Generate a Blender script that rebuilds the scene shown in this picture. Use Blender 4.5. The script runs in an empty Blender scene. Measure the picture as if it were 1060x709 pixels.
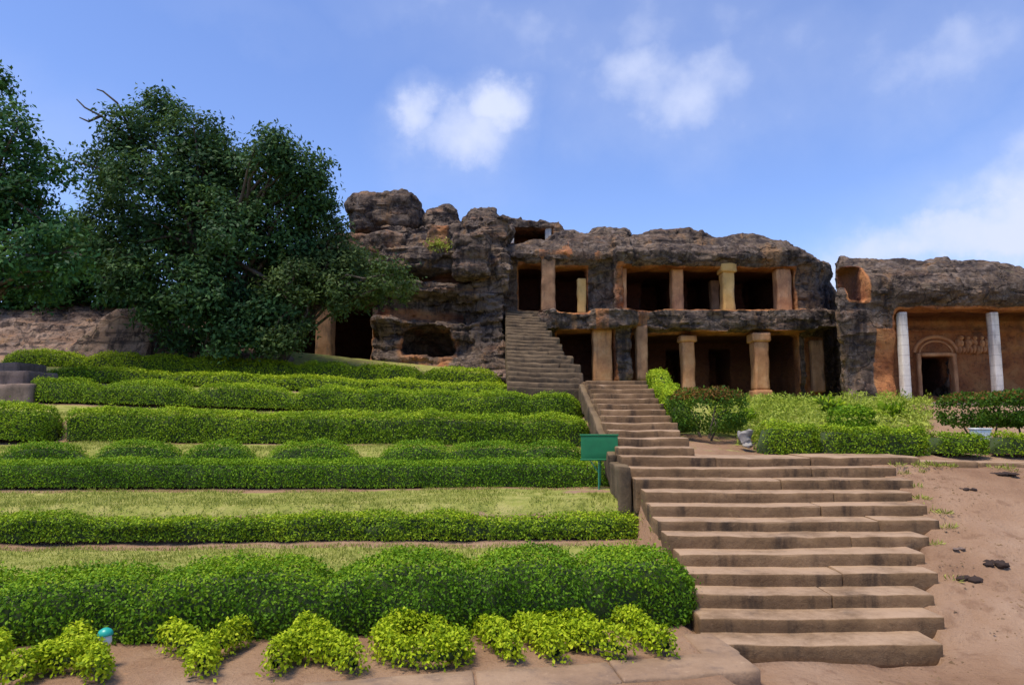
import bpy, math, random
import numpy as np
from mathutils import Vector

random.seed(7)
RNG = np.random.default_rng(11)
SC = bpy.context.scene
COL = SC.collection

# ------------------------------------------------------------------ camera
EYE = 2.1
PITCH = math.radians(6.0)
FPX = 707.0                                   # focal length in photo pixels (photo 1060 wide)
cam_d = bpy.data.cameras.new('camera')
cam_d.sensor_width = 36.0
cam_d.lens = FPX / 1060.0 * 36.0
cam_d.clip_start = 0.05
cam_d.clip_end = 3000.0
cam = bpy.data.objects.new('camera', cam_d)
COL.objects.link(cam)
cam.location = (0, 0, EYE)
cam.rotation_euler = (math.pi / 2 + PITCH, 0, 0)
SC.camera = cam
CA, SA = math.cos(PITCH), math.sin(PITCH)


def ray(px, py):
    u = (px - 530.0) / FPX
    v = (354.5 - py) / FPX
    return u, CA - v * SA, SA + v * CA


def WX(px, Y, py=354.5):
    u, dy, dz = ray(px, py)
    return u / dy * Y


def WZ(py, Y):
    u, dy, dz = ray(530, py)
    return EYE + dz / dy * Y


# ------------------------------------------------------------------ world, sun, exposure
SUN_EL, SUN_AZ = 70.0, 235.0                  # azimuth clockwise from +Y (205 = behind the camera, a little to the left)
world = bpy.data.worlds.new('World')
SC.world = world
world.use_nodes = True
wn, wl = world.node_tree.nodes, world.node_tree.links
wn.clear()


def N(t, **kw):
    n = wn.new(t)
    for k, v in kw.items():
        setattr(n, k, v)
    return n


def wmath(op, a, b=None, clamp=False):
    n = N('ShaderNodeMath', operation=op, use_clamp=clamp)
    for i, s in enumerate((a, b)):
        if s is None:
            continue
        if isinstance(s, (int, float)):
            n.inputs[i].default_value = s
        else:
            wl.new(s, n.inputs[i])
    return n.outputs[0]


w_out = N('ShaderNodeOutputWorld')
w_bg = N('ShaderNodeBackground')
w_bg.inputs['Strength'].default_value = 0.105
sky = N('ShaderNodeTexSky', sky_type='NISHITA')
sky.sun_disc = False
sky.sun_elevation = math.radians(SUN_EL)
sky.sun_rotation = math.radians(SUN_AZ)
sky.altitude = 50
sky.air_density = 1.0
sky.dust_density = 0.25
sky.ozone_density = 2.6
w_tc = N('ShaderNodeTexCoord')
w_noise = N('ShaderNodeTexNoise')
w_noise.inputs['Scale'].default_value = 5.5
w_noise.inputs['Detail'].default_value = 9.0
w_noise.inputs['Roughness'].default_value = 0.6
wl.new(w_tc.outputs['Generated'], w_noise.inputs['Vector'])
w_sub = N('ShaderNodeVectorMath', operation='SUBTRACT')
wl.new(w_noise.outputs['Color'], w_sub.inputs[0])
w_sub.inputs[1].default_value = (0.5, 0.5, 0.5)
w_sc = N('ShaderNodeVectorMath', operation='SCALE')
wl.new(w_sub.outputs[0], w_sc.inputs[0])
w_sc.inputs['Scale'].default_value = 0.16
w_add = N('ShaderNodeVectorMath', operation='ADD')
wl.new(w_tc.outputs['Generated'], w_add.inputs[0])
wl.new(w_sc.outputs[0], w_add.inputs[1])
# clouds: direction (photo pixel of the direction), half width, half height in pixels, strength
CLOUDS = [(434, 120, 34, 34, .66), (512, 112, 52, 34, .70), (472, 140, 70, 40, .62), (478, 175, 70, 30, .28),
          (690, 104, 120, 60, .56), (735, 92, 56, 40, .30), (640, 26, 220, 60, .36), (450, 8, 100, 26, .30),
          (970, 62, 110, 50, .42), (1030, 30, 80, 40, .22), (850, 60, 190, 70, .32),
          (1012, 242, 80, 36, .85), (1056, 218, 55, 38, .8), (850, 288, 60, 32, .6), (930, 258, 60, 28, .6),
          (1180, 200, 160, 80, .8), (-150, 120, 160, 60, .4), (250, 10, 80, 20, .12), (1320, 90, 120, 60, .5)]
tot = None
for (cx, cy, hw, hh, st) in CLOUDS:
    d = Vector(ray(cx, cy)).normalized()
    s1 = N('ShaderNodeVectorMath', operation='SUBTRACT')
    wl.new(w_add.outputs[0], s1.inputs[0])
    s1.inputs[1].default_value = d
    m1 = N('ShaderNodeVectorMath', operation='MULTIPLY')
    wl.new(s1.outputs[0], m1.inputs[0])
    m1.inputs[1].default_value = (FPX / hw, FPX / max(hw, 60), FPX / hh)
    ln = N('ShaderNodeVectorMath', operation='LENGTH')
    wl.new(m1.outputs[0], ln.inputs[0])
    mr = N('ShaderNodeMapRange', interpolation_type='SMOOTHSTEP')
    wl.new(ln.outputs['Value'], mr.inputs['Value'])
    mr.inputs['From Min'].default_value = 1.5
    mr.inputs['From Max'].default_value = 0.15
    mr.inputs['To Min'].default_value = 0.0
    mr.inputs['To Max'].default_value = st
    tot = mr.outputs[0] if tot is None else wmath('MAXIMUM', tot, mr.outputs[0])
w_n2 = N('ShaderNodeTexNoise')
w_n2.inputs['Scale'].default_value = 14.0
w_n2.inputs['Detail'].default_value = 8.0
wl.new(w_tc.outputs['Generated'], w_n2.inputs['Vector'])
w_mr2 = N('ShaderNodeMapRange')
wl.new(w_n2.outputs['Fac'], w_mr2.inputs['Value'])
w_mr2.inputs['From Min'].default_value = 0.3
w_mr2.inputs['From Max'].default_value = 0.68
w_mr2.inputs['To Min'].default_value = 0.55
w_mr2.inputs['To Max'].default_value = 1.05
cl0 = wmath('ADD', wmath('MULTIPLY', tot, 1.35), wmath('MULTIPLY', wmath('SUBTRACT', w_n2.outputs['Fac'], 0.5), 1.5))
w_mr3 = N('ShaderNodeMapRange', interpolation_type='SMOOTHSTEP')
wl.new(cl0, w_mr3.inputs['Value'])
w_mr3.inputs['From Min'].default_value = 0.0
w_mr3.inputs['From Max'].default_value = 1.15
cl = wmath('MAXIMUM', wmath('MULTIPLY', w_mr3.outputs[0], wmath('MULTIPLY', tot, 1.5, clamp=True), clamp=True), wmath('MULTIPLY', wmath('MULTIPLY', tot, .62), w_mr2.outputs[0]))
w_tint = N('ShaderNodeMix', data_type='RGBA', blend_type='MULTIPLY')
w_tint.inputs[0].default_value = 1.0
wl.new(sky.outputs[0], w_tint.inputs[6])
w_tint.inputs[7].default_value = (0.80, 0.82, 1.03, 1)
w_mix = N('ShaderNodeMix', data_type='RGBA')
wl.new(cl, w_mix.inputs[0])
wl.new(w_tint.outputs[2], w_mix.inputs[6])
w_mix.inputs[7].default_value = (3.4, 3.75, 4.9, 1)
wl.new(w_mix.outputs[2], w_bg.inputs['Color'])
wl.new(w_bg.outputs[0], w_out.inputs['Surface'])

sun_d = bpy.data.lights.new('sun', 'SUN')
sun_d.energy = 2.35
sun_d.angle = math.radians(20)
sun_d.color = (1.0, 0.90, 0.74)
sun = bpy.data.objects.new('sun', sun_d)
COL.objects.link(sun)
el, az = math.radians(SUN_EL), math.radians(SUN_AZ)
to_sun = Vector((math.sin(az) * math.cos(el), math.cos(az) * math.cos(el), math.sin(el)))
sun.rotation_euler = to_sun.to_track_quat('Z', 'Y').to_euler()
sun.location = to_sun * 60

SC.view_settings.view_transform = 'Standard'
SC.view_settings.look = 'None'
SC.view_settings.exposure = 1.05
SC.view_settings.gamma = 1.0
SC.view_settings.use_curve_mapping = False
try:
    SC.cycles.max_bounces = 6
    SC.cycles.transparent_max_bounces = 4
except Exception:
    pass


# ------------------------------------------------------------------ numeric helpers
def _hash(ix, iy, iz, seed):
    h = (ix * np.int64(374761393) + iy * np.int64(668265263) + iz * np.int64(2147483647) + np.int64(seed) * np.int64(974634541)) & np.int64(0xFFFFFFFF)
    h = ((h ^ (h >> 13)) * np.int64(1274126177)) & np.int64(0xFFFFFFFF)
    h = (h ^ (h >> 16)) & np.int64(0xFFFF)
    return h.astype(np.float32) / np.float32(32767.5) - np.float32(1)


def vnoise(x, y, z, seed=0):
    """smooth value noise in -1..1"""
    x, y, z = np.broadcast_arrays(x, y, z)
    fx, fy, fz = np.floor(x), np.floor(y), np.floor(z)
    ix, iy, iz = fx.astype(np.int64), fy.astype(np.int64), fz.astype(np.int64)
    tx, ty, tz = [(a - b).astype(np.float32) for a, b in ((x, fx), (y, fy), (z, fz))]
    tx, ty, tz = [t * t * (3 - 2 * t) for t in (tx, ty, tz)]
    r = 0
    for dx in (0, 1):
        wx = tx if dx else 1 - tx
        for dy in (0, 1):
            wy = ty if dy else 1 - ty
            for dz in (0, 1):
                wz = tz if dz else 1 - tz
                r = r + _hash(ix + dx, iy + dy, iz + dz, seed) * wx * wy * wz
    return r


def fbm(x, y, z, octv=3, seed=0, gain=.5):
    a, s, f = 1.0, 0, 1.0
    for o in range(octv):
        s = s + a * vnoise(x * f, y * f, z * f, seed + o * 17)
        a *= gain
        f *= 2.03
    return s


def cells(x, y, z, seed=0):
    """value of the nearest cell of a jittered lattice: blocks with sharp borders"""
    fx, fy, fz = np.floor(x).astype(np.int64), np.floor(y).astype(np.int64), np.floor(z).astype(np.int64)
    best = np.full(len(x), 9.)
    val = np.zeros(len(x))
    for dx in (-1, 0, 1):
        for dy in (-1, 0, 1):
            for dz in (-1, 0, 1):
                ix, iy, iz = fx + dx, fy + dy, fz + dz
                px_ = ix + .5 + .45 * _hash(ix, iy, iz, seed)
                py_ = iy + .5 + .45 * _hash(ix, iy, iz, seed + 1)
                pz_ = iz + .5 + .45 * _hash(ix, iy, iz, seed + 2)
                d = (px_ - x) ** 2 + (py_ - y) ** 2 + (pz_ - z) ** 2
                m = d < best
                best = np.where(m, d, best)
                val = np.where(m, _hash(ix, iy, iz, seed + 3), val)
    return val


def sbox(x, y, z, b, r=0.0):
    """signed distance of box b=(x0,x1,y0,y1,z0,z1)"""
    qx = np.abs(x - (b[0] + b[1]) / 2) - (b[1] - b[0]) / 2 + r
    qy = np.abs(y - (b[2] + b[3]) / 2) - (b[3] - b[2]) / 2 + r
    qz = np.abs(z - (b[4] + b[5]) / 2) - (b[5] - b[4]) / 2 + r
    o = np.sqrt(np.maximum(qx, 0) ** 2 + np.maximum(qy, 0) ** 2 + np.maximum(qz, 0) ** 2)
    return o + np.minimum(np.maximum(np.maximum(qx, qy), qz), 0) - r


def sell(x, y, z, c, r):
    k = np.sqrt(((x - c[0]) / r[0]) ** 2 + ((y - c[1]) / r[1]) ** 2 + ((z - c[2]) / r[2]) ** 2)
    return (k - 1) * min(r)


def smin(a, b, k):
    h = np.clip(.5 + .5 * (b - a) / k, 0, 1)
    return b + (a - b) * h - k * h * (1 - h)


def smax(a, b, k):
    return -smin(-a, -b, k)


def surface_nets(S, org, h):
    """S grid of signed distances (negative inside) -> verts, quads"""
    nx, ny, nz = S.shape
    ins = S < 0
    c = [ins[i:nx - 1 + i, j:ny - 1 + j, k:nz - 1 + k] for i in (0, 1) for j in (0, 1) for k in (0, 1)]
    cnt = sum(a.astype(np.int8) for a in c)
    act = (cnt > 0) & (cnt < 8)
    idx = np.full(act.shape, -1, np.int64)
    I, J, K = np.nonzero(act)
    idx[I, J, K] = np.arange(len(I))
    P = np.zeros((len(I), 3), np.float64)
    n = np.zeros(len(I))
    corners = [(i, j, k) for i in (0, 1) for j in (0, 1) for k in (0, 1)]
    for a in range(8):
        for b in range(a + 1, 8):
            A, B = corners[a], corners[b]
            if sum(abs(p - q) for p, q in zip(A, B)) != 1:
                continue
            sa = S[I + A[0], J + A[1], K + A[2]]
            sb = S[I + B[0], J + B[1], K + B[2]]
            m = (sa < 0) != (sb < 0)
            t = np.where(m, sa / np.where(m, sa - sb, 1), 0)
            for ax in range(3):
                P[:, ax] += np.where(m, A[ax] + t * (B[ax] - A[ax]), 0)
            n += m
    P /= n[:, None]
    V = (P + np.stack([I, J, K], 1)) * h + np.array(org)
    F = []
    for ax in range(3):
        s0 = [slice(1, -1)] * 3
        s1 = [slice(1, -1)] * 3
        s0[ax] = slice(0, -1)
        s1[ax] = slice(1, None)
        a, b = ins[tuple(s0)], ins[tuple(s1)]
        for flip, m in ((False, a & ~b), (True, ~a & b)):
            q = np.array(np.nonzero(m)).T
            q = q + np.array([0 if i == ax else 1 for i in range(3)])
            o1, o2 = [(1, 2), (2, 0), (0, 1)][ax]
            e1 = np.zeros(3, int); e1[o1] = 1
            e2 = np.zeros(3, int); e2[o2] = 1
            g = lambda d: idx[tuple((q - d).T)]
            quad = np.stack([g(e1 * 0), g(e1), g(e1 + e2), g(e2)], 1)
            if flip:
                quad = quad[:, ::-1]
            F.append(quad)
    return V, np.concatenate(F)


def mesh_obj(name, V, F, mats, loc=(0, 0, 0), parent=None, attrs=None, smooth=False, mat_idx=None):
    """ONE mesh object from arrays; F an (n,k) array or list of such arrays"""
    V = np.asarray(V, np.float64)
    Fs = F if isinstance(F, list) else [F]
    Fs = [np.asarray(f, np.int64) for f in Fs if len(f)]
    me = bpy.data.meshes.new(name)
    base = np.array(loc, float)
    Pm = parent_world(parent) if parent is not None else np.zeros(3)
    me.vertices.add(len(V))
    me.vertices.foreach_set('co', (V - base).astype(np.float32).ravel())
    loops = np.concatenate([f.ravel() for f in Fs])
    cnts = np.concatenate([np.full(len(f), f.shape[1]) for f in Fs])
    st = np.concatenate([[0], np.cumsum(cnts)[:-1]])
    me.loops.add(len(loops))
    me.loops.foreach_set('vertex_index', loops.astype(np.int32))
    me.polygons.add(len(cnts))
    me.polygons.foreach_set('loop_start', st.astype(np.int32))
    me.polygons.foreach_set('loop_total', cnts.astype(np.int32))
    if smooth:
        me.polygons.foreach_set('use_smooth', np.ones(len(cnts), bool))
    mats = mats if isinstance(mats, (list, tuple)) else [mats]
    for m in mats:
        me.materials.append(m)
    if mat_idx is not None:
        me.polygons.foreach_set('material_index', np.asarray(mat_idx, np.int32))
    for k, a in (attrs or {}).items():
        at = me.attributes.new(k, 'FLOAT', 'POINT')
        at.data.foreach_set('value', np.asarray(a, np.float32))
    me.update(calc_edges=True)
    o = bpy.data.objects.new(name, me)
    COL.objects.link(o)
    if parent is not None:
        o.parent = parent
    o.location = base - Pm
    return o


def parent_world(p):
    v = np.zeros(3)
    while p is not None:
        v += np.array(p.location)
        p = p.parent
    return v


def tag(o, label=None, cat=None, group=None, kind=None):
    if label: o['label'] = label
    if cat: o['category'] = cat
    if group: o['group'] = group
    if kind: o['kind'] = kind
    return o


def empty(name, loc, label, cat, group=None):
    o = bpy.data.objects.new(name, None)
    COL.objects.link(o)
    o.location = loc
    o.empty_display_size = .2
    return tag(o, label, cat, group)


class MB:
    """collects pieces into one mesh"""
    def __init__(s):
        s.V, s.F, s.n, s.M, s.A = [], {}, 0, {}, []

    def add(s, V, F, m=0, tone=None):
        V = np.asarray(V, float)
        F = np.asarray(F, np.int64)
        s.V.append(V)
        k = F.shape[1]
        s.F.setdefault(k, []).append(F + s.n)
        s.M.setdefault(k, []).append(np.full(len(F), m))
        s.A.append(np.full(len(V), .5) if tone is None else np.broadcast_to(np.asarray(tone, float), (len(V),)))
        s.n += len(V)

    def build(s, name, mats, loc=(0, 0, 0), parent=None, smooth=False, attrs=None):
        ks = sorted(s.F)
        A = {'tone': np.concatenate(s.A)}
        A.update(attrs or {})
        return mesh_obj(name, np.concatenate(s.V), [np.concatenate(s.F[k]) for k in ks], mats, loc, parent, A, smooth,
                        np.concatenate([np.concatenate(s.M[k]) for k in ks]))


def rough_box(b, step=.08, amp=.012, freq=6., seed=0, bevel=.02, lean=(0, 0)):
    """box as a subdivided shell with worn edges; returns V, F"""
    x0, x1, y0, y1, z0, z1 = b
    V, F = [], []
    base = 0
    dims = (x1 - x0, y1 - y0, z1 - z0)
    ns = [max(4 if d > .1 else 2, min(90, int(math.ceil(d / step)) + 2)) for d in dims]
    key = {}
    for ax in range(3):
        o1, o2 = [(1, 2), (2, 0), (0, 1)][ax]
        for side in (0, 1):
            na, nb = ns[o1], ns[o2]
            ids = np.zeros((na + 1, nb + 1), int)
            for i in range(na + 1):
                for j in range(nb + 1):
                    t = [0, 0, 0]
                    t[ax] = side * ns[ax]
                    t[o1], t[o2] = i, j
                    t = tuple(t)
                    if t not in key:
                        key[t] = len(V)
                        V.append(t)
                    ids[i, j] = key[t]
            q = np.stack([ids[:-1, :-1], ids[1:, :-1], ids[1:, 1:], ids[:-1, 1:]], -1).reshape(-1, 4)
            F.append(q if side else q[:, ::-1])
    T = np.array(V, float)
    nsa = np.array(ns, float)
    P = np.empty_like(T)
    for ax in range(3):
        d_, n_ = dims[ax], ns[ax]
        e_ = min(bevel * .9 + .004, d_ / n_ * .6)
        if n_ >= 4:
            c_ = np.concatenate([[0], np.linspace(e_, d_ - e_, n_ - 1), [d_]])
        else:
            c_ = np.linspace(0, d_, n_ + 1)
        P[:, ax] = (x0, y0, z0)[ax] + c_[T[:, ax].astype(int)]
    onb = ((T == 0) | (T == nsa)).sum(1)
    ctr = np.array([(x0 + x1) / 2, (y0 + y1) / 2, (z0 + z1) / 2])
    sg = np.where(T == 0, 1., np.where(T == nsa, -1., 0.))
    pull = np.where(onb >= 2, 1., 0.)[:, None] * bevel
    wear = (.6 + .8 * np.abs(vnoise(P[:, 0] * 3, P[:, 1] * 3, P[:, 2] * 3, seed + 5)))[:, None]
    P = P + sg * pull * wear * .6
    for k in range(3):
        P[:, k] += amp * (vnoise(P[:, 0] * freq, P[:, 1] * freq, P[:, 2] * freq, seed + 31 * k)
                          + .6 * vnoise(P[:, 0] * freq * .3, P[:, 1] * freq * .3, P[:, 2] * freq * .3, seed + 31 * k + 7))
    hgt = (P[:, 2] - z0)
    P[:, 0] += lean[0] * hgt
    P[:, 1] += lean[1] * hgt
    return P, np.concatenate(F)


def tube(pts, rad, n=7):
    pts = np.asarray(pts, float)
    V, F = [], []
    m = len(pts)
    T = np.gradient(pts, axis=0)
    T /= np.linalg.norm(T, axis=1)[:, None] + 1e-9
    ref = np.array([0.31, .94, .12])
    for i in range(m):
        a = np.cross(T[i], ref); a /= np.linalg.norm(a) + 1e-9
        b = np.cross(T[i], a)
        ang = np.linspace(0, 2 * math.pi, n, endpoint=False)
        V.append(pts[i] + rad[i] * (np.cos(ang)[:, None] * a + np.sin(ang)[:, None] * b))
    for i in range(m - 1):
        for j in range(n):
            F.append((i * n + j, i * n + (j + 1) % n, (i + 1) * n + (j + 1) % n, (i + 1) * n + j))
    return np.concatenate(V), np.array(F)


def leaf_mesh(P, Nn, size, up=.45, width=.5, jit=.7, tone=None):
    """rhombic folded leaves at points P facing about Nn"""
    n = len(P)
    R = RNG.normal(size=(n, 3))
    nn = Nn + jit * R
    nn /= np.linalg.norm(nn, axis=1)[:, None] + 1e-9
    t = np.cross(nn, RNG.normal(size=(n, 3)))
    t /= np.linalg.norm(t, axis=1)[:, None] + 1e-9
    t = t + up * Nn
    t /= np.linalg.norm(t, axis=1)[:, None] + 1e-9
    s = np.cross(nn, t)
    s /= np.linalg.norm(s, axis=1)[:, None] + 1e-9
    L = (size * RNG.uniform(.65, 1.3, n))[:, None]
    w = L * width * .5
    V = np.empty((n, 4, 3))
    V[:, 0] = P
    V[:, 1] = P + t * L * .5 + s * w + nn * w * .35
    V[:, 2] = P + t * L
    V[:, 3] = P + t * L * .5 - s * w + nn * w * .35
    F = np.arange(n * 4).reshape(n, 4)
    tn = np.repeat(RNG.uniform(0, 1, n) if tone is None else tone, 4)
    return V.reshape(-1, 3), F, tn


# ------------------------------------------------------------------ materials
def new_mat(name):
    m = bpy.data.materials.new(name)
    m.use_nodes = True
    nt = m.node_tree
    bs = nt.nodes['Principled BSDF']
    return m, nt, bs


def nd(nt, t, **kw):
    n = nt.nodes.new(t)
    for k, v in kw.items():
        if k in n.inputs and not hasattr(n, k):
            n.inputs[k].default_value = v
        else:
            try:
                setattr(n, k, v)
            except Exception:
                n.inputs[k].default_value = v
    return n


def noise(nt, scale, detail=5, rough=.6, vec=None, dist=0.):
    n = nt.nodes.new('ShaderNodeTexNoise')
    n.inputs['Scale'].default_value = scale
    n.inputs['Detail'].default_value = detail
    n.inputs['Roughness'].default_value = rough
    n.inputs['Distortion'].default_value = dist
    if vec is not None:
        nt.links.new(vec, n.inputs['Vector'])
    return n.outputs['Fac']


def ramp(nt, fac, stops):
    r = nt.nodes.new('ShaderNodeValToRGB')
    nt.links.new(fac, r.inputs[0])
    e = r.color_ramp.elements
    while len(e) < len(stops):
        e.new(.5)
    for i, (p, c) in enumerate(stops):
        e[i].position = p
        e[i].color = (*c, 1) if len(c) == 3 else c
    return r.outputs[0]


def mixc(nt, fac, a, b, mode='MIX'):
    m = nt.nodes.new('ShaderNodeMix')
    m.data_type = 'RGBA'
    m.blend_type = mode
    for s, i in ((fac, 0), (a, 6), (b, 7)):
        if isinstance(s, (int, float)):
            m.inputs[i].default_value = s
        elif isinstance(s, tuple):
            m.inputs[i].default_value = (*s, 1)
        else:
            nt.links.new(s, m.inputs[i])
    return m.outputs[2]


def mrange(nt, v, a, b, c=0., d=1.):
    m = nt.nodes.new('ShaderNodeMapRange')
    m.interpolation_type = 'SMOOTHSTEP'
    nt.links.new(v, m.inputs['Value'])
    for k, x in zip(('From Min', 'From Max', 'To Min', 'To Max'), (a, b, c, d)):
        m.inputs[k].default_value = x
    return m.outputs[0]


def mth(nt, op, a, b):
    m = nt.nodes.new('ShaderNodeMath')
    m.operation = op
    for i, s in enumerate((a, b)):
        if isinstance(s, (int, float)):
            m.inputs[i].default_value = s
        else:
            nt.links.new(s, m.inputs[i])
    return m.outputs[0]


def gpos(nt, scale=(1, 1, 1)):
    """world position of the (static) surface, scaled"""
    g = nt.nodes.new('ShaderNodeNewGeometry')
    m = nt.nodes.new('ShaderNodeMapping')
    m.inputs['Scale'].default_value = scale
    nt.links.new(g.outputs['Position'], m.inputs['Vector'])
    return m.outputs[0]


def bump(nt, bs, h, strength=.5, dist=.05):
    b = nt.nodes.new('ShaderNodeBump')
    b.inputs['Strength'].default_value = strength
    b.inputs['Distance'].default_value = dist
    nt.links.new(h, b.inputs['Height'])
    nt.links.new(b.outputs[0], bs.inputs['Normal'])


def attr(nt, name):
    a = nt.nodes.new('ShaderNodeAttribute')
    a.attribute_name = name
    return a.outputs['Fac']


def rock_material(name, darks, carved_cols, warm=.35):
    m, nt, bs = new_mat(name)
    p = gpos(nt)
    ps = gpos(nt, (1.6, 1.6, .22))            # drawn out downwards: rain streaks
    pl = gpos(nt, (.35, .35, 2.2))            # bedding
    big = noise(nt, .9, 6, .62, p)
    fine = noise(nt, 9, 7, .68, p)
    streak = noise(nt, 1.7, 6, .6, ps)
    bed = noise(nt, 1.3, 5, .6, pl, .4)
    dark = ramp(nt, big, [(.28, darks[0]), (.5, darks[1]), (.72, darks[2])])
    dark = mixc(nt, mrange(nt, streak, .5, .68), dark, darks[3])
    dark = mixc(nt, mth(nt, 'MULTIPLY', mrange(nt, bed, .52, .7), warm), dark, (.26, .135, .075))
    dark = mixc(nt, mth(nt, 'MULTIPLY', mrange(nt, fine, .52, .75), .55), dark, (.25, .21, .18))
    moss = noise(nt, 2.3, 6, .65, p)
    dark = mixc(nt, mth(nt, 'MULTIPLY', mrange(nt, moss, .6, .74), .5), dark, (.12, .115, .05))
    car = ramp(nt, noise(nt, 1.5, 6, .6, p), [(.3, carved_cols[0]), (.52, carved_cols[1]), (.75, carved_cols[2])])
    car = mixc(nt, mth(nt, 'MULTIPLY', mrange(nt, streak, .5, .72), .6), car, (.09, .06, .05))
    vo2 = nt.nodes.new('ShaderNodeTexVoronoi')
    vo2.feature = 'DISTANCE_TO_EDGE'
    vo2.inputs['Scale'].default_value = 1.0
    nz = nt.nodes.new('ShaderNodeTexNoise')
    nz.inputs['Scale'].default_value = 2.2
    nz.inputs['Detail'].default_value = 5
    nt.links.new(p, nz.inputs['Vector'])
    va = nt.nodes.new('ShaderNodeVectorMath')
    va.operation = 'MULTIPLY_ADD'
    nt.links.new(nz.outputs['Color'], va.inputs[0])
    va.inputs[1].default_value = (.9, .9, .7)
    nt.links.new(gpos(nt, (.75, .75, 1.5)), va.inputs[2])
    nt.links.new(va.outputs[0], vo2.inputs['Vector'])
    crk = mrange(nt, vo2.outputs['Distance'], .0, .035)
    patch = noise(nt, 3.2, 8, .72, gpos(nt, (1, 1, .8)))
    dark = mixc(nt, mth(nt, 'MULTIPLY', mrange(nt, patch, .50, .62), .6), dark, (.21, .165, .14))
    dark = mixc(nt, mth(nt, 'MULTIPLY', mrange(nt, patch, .36, .47, 1, 0), .7), dark, (.035, .026, .030))
    lines = noise(nt, 1.6, 6, .6, gpos(nt, (.25, .25, 5.0)), .5)
    dark = mixc(nt, mth(nt, 'MULTIPLY', mrange(nt, lines, .38, .46, 1, 0), warm), dark, (.03, .022, .022))
    drip = noise(nt, 1.3, 5, .6, gpos(nt, (2.6, 2.6, .16)))
    dark = mixc(nt, mth(nt, 'MULTIPLY', mrange(nt, drip, .52, .62), .75), dark, (.030, .023, .023))
    och = noise(nt, 1.1, 5, .6, gpos(nt, (1.5, 1.5, .3)), .3)
    dark = mixc(nt, mth(nt, 'MULTIPLY', mrange(nt, och, .56, .70), .7), dark, (.27, .15, .07))
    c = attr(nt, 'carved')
    car = mixc(nt, attr(nt, 'inner_shade'), car, (.08, .028, .018))  # shade of the cave depths put into the carved colour
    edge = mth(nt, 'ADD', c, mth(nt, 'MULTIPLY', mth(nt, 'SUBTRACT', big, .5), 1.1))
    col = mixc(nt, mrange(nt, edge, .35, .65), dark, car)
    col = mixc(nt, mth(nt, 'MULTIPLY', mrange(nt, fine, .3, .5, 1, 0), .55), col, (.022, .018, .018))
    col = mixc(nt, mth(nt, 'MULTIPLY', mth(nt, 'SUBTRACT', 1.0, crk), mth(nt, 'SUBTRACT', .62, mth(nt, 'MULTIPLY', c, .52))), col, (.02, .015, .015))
    nt.links.new(col, bs.inputs['Base Color'])
    bs.inputs['Roughness'].default_value = .92
    bs.inputs['Specular IOR Level'].default_value = .2
    vo = nt.nodes.new('ShaderNodeTexVoronoi')
    vo.feature = 'DISTANCE_TO_EDGE'
    vo.inputs['Scale'].default_value = 1.3
    nt.links.new(p, vo.inputs['Vector'])
    crack = crk
    hgt = mth(nt, 'ADD', mth(nt, 'MULTIPLY', fine, .8), mth(nt, 'ADD', mth(nt, 'MULTIPLY', big, .9), mth(nt, 'ADD', mth(nt, 'MULTIPLY', bed, .6), mth(nt, 'MULTIPLY', crack, mth(nt, 'SUBTRACT', .35, mth(nt, 'MULTIPLY', c, .3))))))
    bump(nt, bs, hgt, .75, .12)
    return m


M_ROCK = rock_material('weathered_sandstone', [(.046, .033, .026), (.112, .078, .056), (.20, .142, .098), (.034, .026, .024)],
                       [(.21, .07, .03), (.40, .16, .06), (.48, .25, .10)])
M_ROCK2 = rock_material('layered_sandstone', [(.058, .041, .033), (.135, .095, .068), (.23, .165, .115), (.042, .032, .029)],
                        [(.24, .09, .038), (.40, .17, .065), (.44, .25, .11)], .8)
M_SLOPE = rock_material('laterite_slope', [(.15, .095, .07), (.25, .165, .12), (.34, .24, .18), (.13, .09, .075)],
                        [(.3, .16, .09), (.35, .2, .12), (.4, .25, .16)], .6)


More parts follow.
